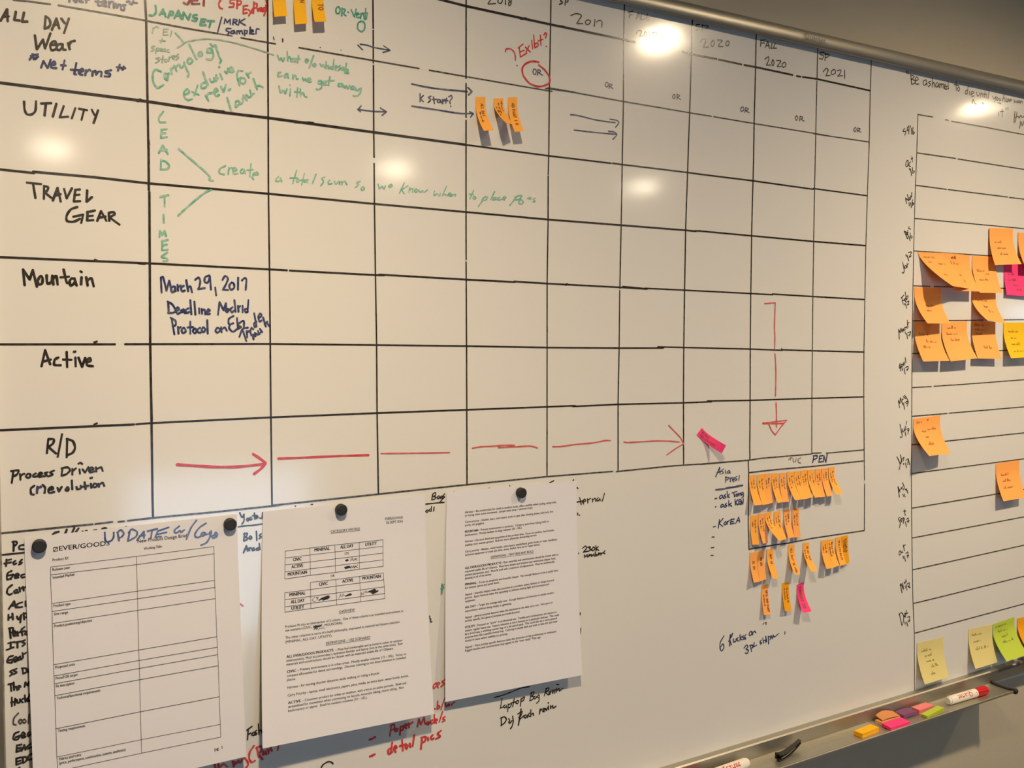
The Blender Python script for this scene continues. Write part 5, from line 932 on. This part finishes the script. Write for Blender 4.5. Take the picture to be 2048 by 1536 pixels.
for k, q in enumerate(row3):
    flag(row3_lab[k], ['orange', 'orange', 'flag', 'flag', 'flag', 'flag', 'flag', 'flag', 'amber'][k], *q, crop='T', base=.0006 + .0002 * (k % 3), dmax=.034, specs=row3_spec[k], penw=.0008, nv=10)
flag('orange flag in the bottom row, nearest the slanting blue note', 'orange', (740, 545), (820, 530), (770, 905), (855, 895), crop='T', specs=[(.62, .20, .0036, 'UTIL SHP PANT'), (.26, .34, .0034, 9)], penw=.0008, dmax=.012)
flag('bowed orange flag in the bottom row, right before the pink one', 'amber', (990, 520), (1070, 505), (1025, 860), (1105, 850), crop='T', specs=[(.62, .20, .0036, 10), (.26, .20, .0036, 9)], penw=.0008, dmax=.012)
flag('hot pink flag in the bottom row, tilted away from the orange ones', 'pink', (1168, 540), (1250, 505), (1240, 878), (1345, 860), crop='T', specs=[(.30, .10, .0046, 'CURRENT CO')], penw=.0009, dl=.014, dr=.018)

NT = 'sticky_note'; NG = 'square sticky notes on the month chart'
def sq(label, mat, *q, rows=((.40, .16, 7), (.58, .22, 8), (.75, .30, 6)), **k):
    k.setdefault('crop', '0')
    return note(NT, label, 'sticky note', mat, *q, specs=[(v, u, .0062 if n else 0, n) for v, u, n in rows], along=False, group=NG, nu=8, nv=16, penw=k.pop('penw', .00055), **k)
sq('orange note hanging across the December line, in front of the January ones', 'orange', (1979, 455.6), (2026, 457.3), (1990, 530.3), (2043, 528), rows=((.40, .20, 6), (.56, .26, 8), (.73, .32, 7)), base=.0026)
sq('orange note cut by the picture edge beside the December note', 'orange', (2036.5, 465), (2083, 469), (2052, 537), (2100, 538), rows=((.5, .2, 7),), base=.0012)
sq('orange January note peeling away in a wide curve at its corner', 'orange', (1835.6, 504), (1889.5, 505.7), (1905, 572), (1941, 578), rows=((.16, .12, 9), (.30, .18, 3), (.34, .50, 5), (.66, .32, 4)), dl=.050, dr=.016, p=1.5, a=.05, base=.0004)
sq('orange January note with a dark blot at its top, between two others', 'orange', (1890, 505.7), (1940.4, 510.3), (1911, 581.7), (1960.6, 583), rows=((.14, .22, 4), (.13, .23, 4), (.12, .25, 4), (.28, .16, 7), (.58, .18, 8), (.76, .34, 6)), base=.0010, dl=.021, dr=.021)
sq('orange January note half shaded by the December one', 'orange', (1944.3, 511.6), (1992, 513), (1960, 585.6), (2004.5, 586), rows=((.42, .16, 7), (.50, .5, 4), (.66, .18, 9)), base=.0006)
sq('hot pink note in the January row', 'pink', (2008.2, 526), (2056, 530), (2013.6, 590), (2063, 593), rows=((.36, .14, 6), (.54, .14, 8), (.70, .34, 5), (.84, .42, 5)), base=.0006, dmax=.010)
sq('orange February note nearest the chart line', 'orange', (1829, 574.5), (1881.5, 576.4), (1855.3, 647), (1901, 647), rows=((.52, .34, 6), (.66, .30, 5)), base=.0006)
sq('orange February note strongly curled, above the dark-topped March one', 'orange', (1943.6, 583.6), (1992, 587), (1975, 641), (2013, 648), rows=((.30, .20, 8), (.50, .40, 5), (.66, .52, 4)), base=.0006, dmax=.036)
sq('orange March note nearest the chart line, shaded across its top half', 'orange', (1828.4, 643.5), (1880, 645.5), (1846.7, 723), (1899, 721.7), rows=((.34, .18, 7), (.52, .40, 7), (.66, .22, 6)), base=.0006)
sq('orange March note between two others, fully lit', 'orange', (1883.4, 643.5), (1933.8, 643), (1901.7, 723), (1955, 716.5), rows=((.18, .22, 8), (.34, .18, 9), (.50, .30, 8)), base=.0008)
sq('orange March note shaded dark across its top by the note above', 'orange', (1943, 642), (1990.7, 644.5), (1956, 717), (2004.4, 718), rows=((.12, .10, 9), (.24, .14, 10), (.36, .16, 6), (.72, .40, 7)), base=.0006)
sq('golden yellow note in the March row', 'yellow', (2007, 645), (2053, 645), (2022, 716.5), (2069, 714), rows=((.28, .20, 9), (.46, .28, 5), (.64, .24, 8), (.84, .24, 7)), base=.0008)
sq('lone orange note in the June row', 'orange', (1826.5, 837.6), (1880, 830.4), (1858.5, 912), (1901.7, 907), rows=((.14, .12, 4), (.10, .50, 8), (.36, .50, 7), (.40, .28, 4), (.56, .34, 3), (.74, .30, 6)), base=.0006)
sq('lone orange note in the August row', 'orange', (1992, 927), (2038.5, 920), (2007, 1002.5), (2052, 995), rows=((.36, .20, 7), (.52, .22, 8), (.70, .20, 9)), base=.0006)
sq('pale yellow note below the chart beside its upright line', 'pale', (1834.3, 1286), (1886.7, 1274), (1849.5, 1369), (1898, 1353.7), rows=((.26, .16, 8), (.40, .26, 6), (.54, .30, 7), (.68, .44, 6), (.84, .36, 4)), base=.0006, pen='pen_grey')
sq('pale yellow note over the tray, next to the lime one', 'pale', (1937, 1258.5), (1984, 1248.6), (1950.8, 1338), (1995, 1324.5), rows=((.20, .14, 9), (.38, .18, 7), (.58, .24, 9)), base=.0006, pen='pen_grey')
sq('lime green note over the tray', 'lime', (1985.5, 1248.6), (2029, 1233.5), (2013.6, 1323), (2056, 1309), rows=((.14, .10, 10), (.30, .22, 8), (.46, .32, 6), (.60, .30, 9)), base=.0006, pen='pen_grey')
sq('amber note cut by the picture edge beside the lime one', 'amber', (2035, 1237), (2081, 1226), (2063, 1312), (2105, 1301), rows=(), base=.0010)

# ------------------------------------------------------------------ things lying in the tray
def shelf(px):
    p = at_height(px, zs(1.1)); 
    for _ in range(5): p = at_height(px, zs(p.x) - .0005)
    return p
def pad(label, mat, x, y, L, Wd, T, rot, group='note pads in the tray', lift=0.0, bend=0.0, wedge=0.0, tilt=0.0, layers=5):
    """a little block of sticky flags lying on the tray: slightly slipped layers"""
    z = zs(x) - .0004 + lift
    t = empty('note_pad', (x, y, z)); tag(t, label, 'note pad', group)
    ca, sa = math.cos(rot), math.sin(rot)
    for part, z0, z1, nm in (('block', 0.0, T, 'block'),):
        bm = bmesh.new(); n = 10
        for l in range(layers):
            sl = RND.uniform(-.0005, .0005); rings = []
            a0 = T * l / layers; a1 = T * (l + 1) / layers - .00008
            for k in range(n + 1):
                f = k / n; X = (f - .5) * L + sl
                up = bend * (2 * f - 1) ** 2 + wedge * f * (l + 1) / layers
                r = []
                for (Y, h) in ((-Wd / 2, a0), (Wd / 2, a0), (Wd / 2, a1), (-Wd / 2, a1)):
                    zz = h + up + tilt * (Y + Wd / 2)
                    r.append((x + X * ca - (Y + sl) * sa, y + X * sa + (Y + sl) * ca, z + zz))
                rings.append(r)
            add_loft(bm, rings)
        link_bm(nm, bm, M[mat], t)
    return t
pad('golden yellow note pad at the near end of the row in the tray', 'gold', 1.126, -.0405, .047, .0165, .0075, .10)
pp = pad('peach note pad with tan pages curling up at the back of the tray', 'peach', 1.197, -.0275, .050, .0140, .0060, .04)
bm = bmesh.new(); n = 12; zq = zs(1.197) + .0062
for l in range(3):
    rings = []
    for k in range(n + 1):
        f = k / n; X = 1.1755 + .046 * f; up = .0018 + .0075 * math.sin(math.pi * min(1, f * .9 + .1)) * (1 - .35 * f) + .0011 * l
        rings.append([(X, -.0335 + .001 * l, zq + up * .35 - .0009), (X, -.0195, zq + up - .0009), (X, -.0195, zq + up), (X, -.0335 + .001 * l, zq + up * .35)])
    add_loft(bm, rings)
link_bm('curled_pages', bm, M['tan'], pp)['label'] = 'tan curled pages'
pad('hot pink note pad at the front of the tray, leaning against the peach pad', 'pink', 1.194, -.0465, .051, .0185, .0048, .01, lift=.0, tilt=.09)
pad('purple note pad between the peach and the salmon pads', 'purple', 1.2475, -.0265, .036, .0190, .0062, -.03, bend=-.0015, lift=.0015)
pad('salmon pink note pad at the back of the tray', 'salmon', 1.2895, -.0285, .042, .0165, .0085, .03)
pad('lime green note pad twisted open at the front of the tray', 'lime', 1.2915, -.0470, .052, .0125, .0042, .08, wedge=.0035)

def marker(label, xa, ya, xb, yb, r, cap_end, txt):
    """board marker lying in the tray from (xa, ya) to (xb, yb); cap_end 1 when the cap is at b"""
    A = Vector((xa, ya, zs(xa) + r - .0003)); Bv = Vector((xb, yb, zs(xb) + r - .0003)); ax = (Bv - A); L = ax.length; ax.normalize()
    t = empty('board_marker', A - Vector((0, 0, r))); tag(t, label, 'marker', 'board markers in the tray')
    if not cap_end: A, ax = Bv, -ax
    bm = bmesh.new(); b = L * .71
    add_lathe(bm, [(0, r * .70), (.0006, r * .80), (.004, r * .84), (.0042, r * .96), (.006, r), (b, r), (b + .002, r * .9), (b + .006, r * .85)], A, ax, 40)
    link_bm('barrel', bm, M['whiteplastic'], t, False)
    bm = bmesh.new()
    u = ax.cross(Vector((0, 0, 1))).normalized(); v = ax.cross(u); rings = []
    for h, q in ((b + .0005, 1.0), (b + .002, 1.06), (L - .004, 1.05), (L - .0008, .96), (L, .80)):
        ring = []
        for k in range(48):
            rr = r * q * (1.0 if k % 4 < 2 else .955); a = 2 * math.pi * k / 48
            ring.append(A + ax * h + (u * math.cos(a) + v * math.sin(a)) * rr)
        rings.append(ring)
    add_loft(bm, rings); link_bm('cap', bm, M['redplastic'], t, False)
    queue_text('Quartet', None); vs, fs, _ = flush_text()[0]
    bm = bmesh.new()
    up = Vector((0, 0, 1)); side = ax.cross(up).normalized()
    if side.y > 0: side = -side
    up = side.cross(ax) if side.cross(ax).z > 0 else ax.cross(side)
    def lf(s, w, e=0.0):
        a = math.radians(58) - w / r
        return A + ax * s + (up * math.cos(a) + side * math.sin(a)) * (r + .00015 + e)
    # the lettering stands on its head as seen from the room
    place_text(bm, vs, fs, (L * txt[0], .0042), (L * txt[1], .0042), .0125, lf, .02)
    # a little mark near the cap
    add_dot = [(L * .665, -.0005), (L * .672, .0004)]
    ribbon(bm, add_dot, .0012, lf, 0)
    link_bm('printed_label', bm, M['redplastic'], t)['label'] = 'red lettering on the barrel'
marker('white board marker with a red ribbed cap, lying at the far end of the tray', 1.349, -.0365, 1.4575, -.0395, .0078, True, (.56, .20))
marker('white board marker with red lettering, cut by the lower picture edge', .757, -.0325, .8655, -.0285, .0078, False, (.56, .20))

# curved black clip
bm = bmesh.new(); n = 16; rings = []
for k in range(n + 1):
    f = k / n
    x = .9195 + .064 * f; y = -.0385 + .013 * f; zb_ = zs(x) - .0004 + .0105 * max(0, (f - .25) / .75) ** 1.7 + .003 * max(0, (.18 - f) / .18)
    hgt = .0098 * (1 - .45 * f ** 2); dep = .0100 * (1 - .35 * f)
    w = .0016
    rings.append([(x, y - dep / 2, zb_), (x, y + dep / 2, zb_), (x, y + dep / 2, zb_ + hgt), (x, y - dep / 2, zb_ + hgt), (x, y - dep / 2, zb_ + hgt - w), (x, y + dep / 2 - w, zb_ + hgt - w), (x, y + dep / 2 - w, zb_ + w), (x, y - dep / 2, zb_ + w)])
add_loft(bm, rings)
clip = empty('plastic_clip', (.93, -.036, zs(.93))); tag(clip, 'small curved black plastic clip lying in the tray before the yellow pad', 'clip')
link_bm('body', bm, M['blackplastic'], clip)
bm = bmesh.new(); rings = []  # pale strip standing in for the highlight inside the clip's groove
for k in range(9):
    f = .12 + .62 * k / 8; x = .9195 + .064 * f; y = -.0385 + .013 * f; dep = .0100 * (1 - .35 * f)
    zb_ = zs(x) - .0004 + .0105 * max(0, (f - .25) / .75) ** 1.7 + .0035
    rings.append([(x, y - dep / 2 + .0005, zb_), (x, y + dep / 2 - .0016, zb_), (x, y + dep / 2 - .0016, zb_ + .0012), (x, y - dep / 2 + .0005, zb_ + .0012)])
add_loft(bm, rings); link_bm('groove_highlight', bm, M['metal'], clip)['label'] = 'pale strip imitating the highlight in the groove'
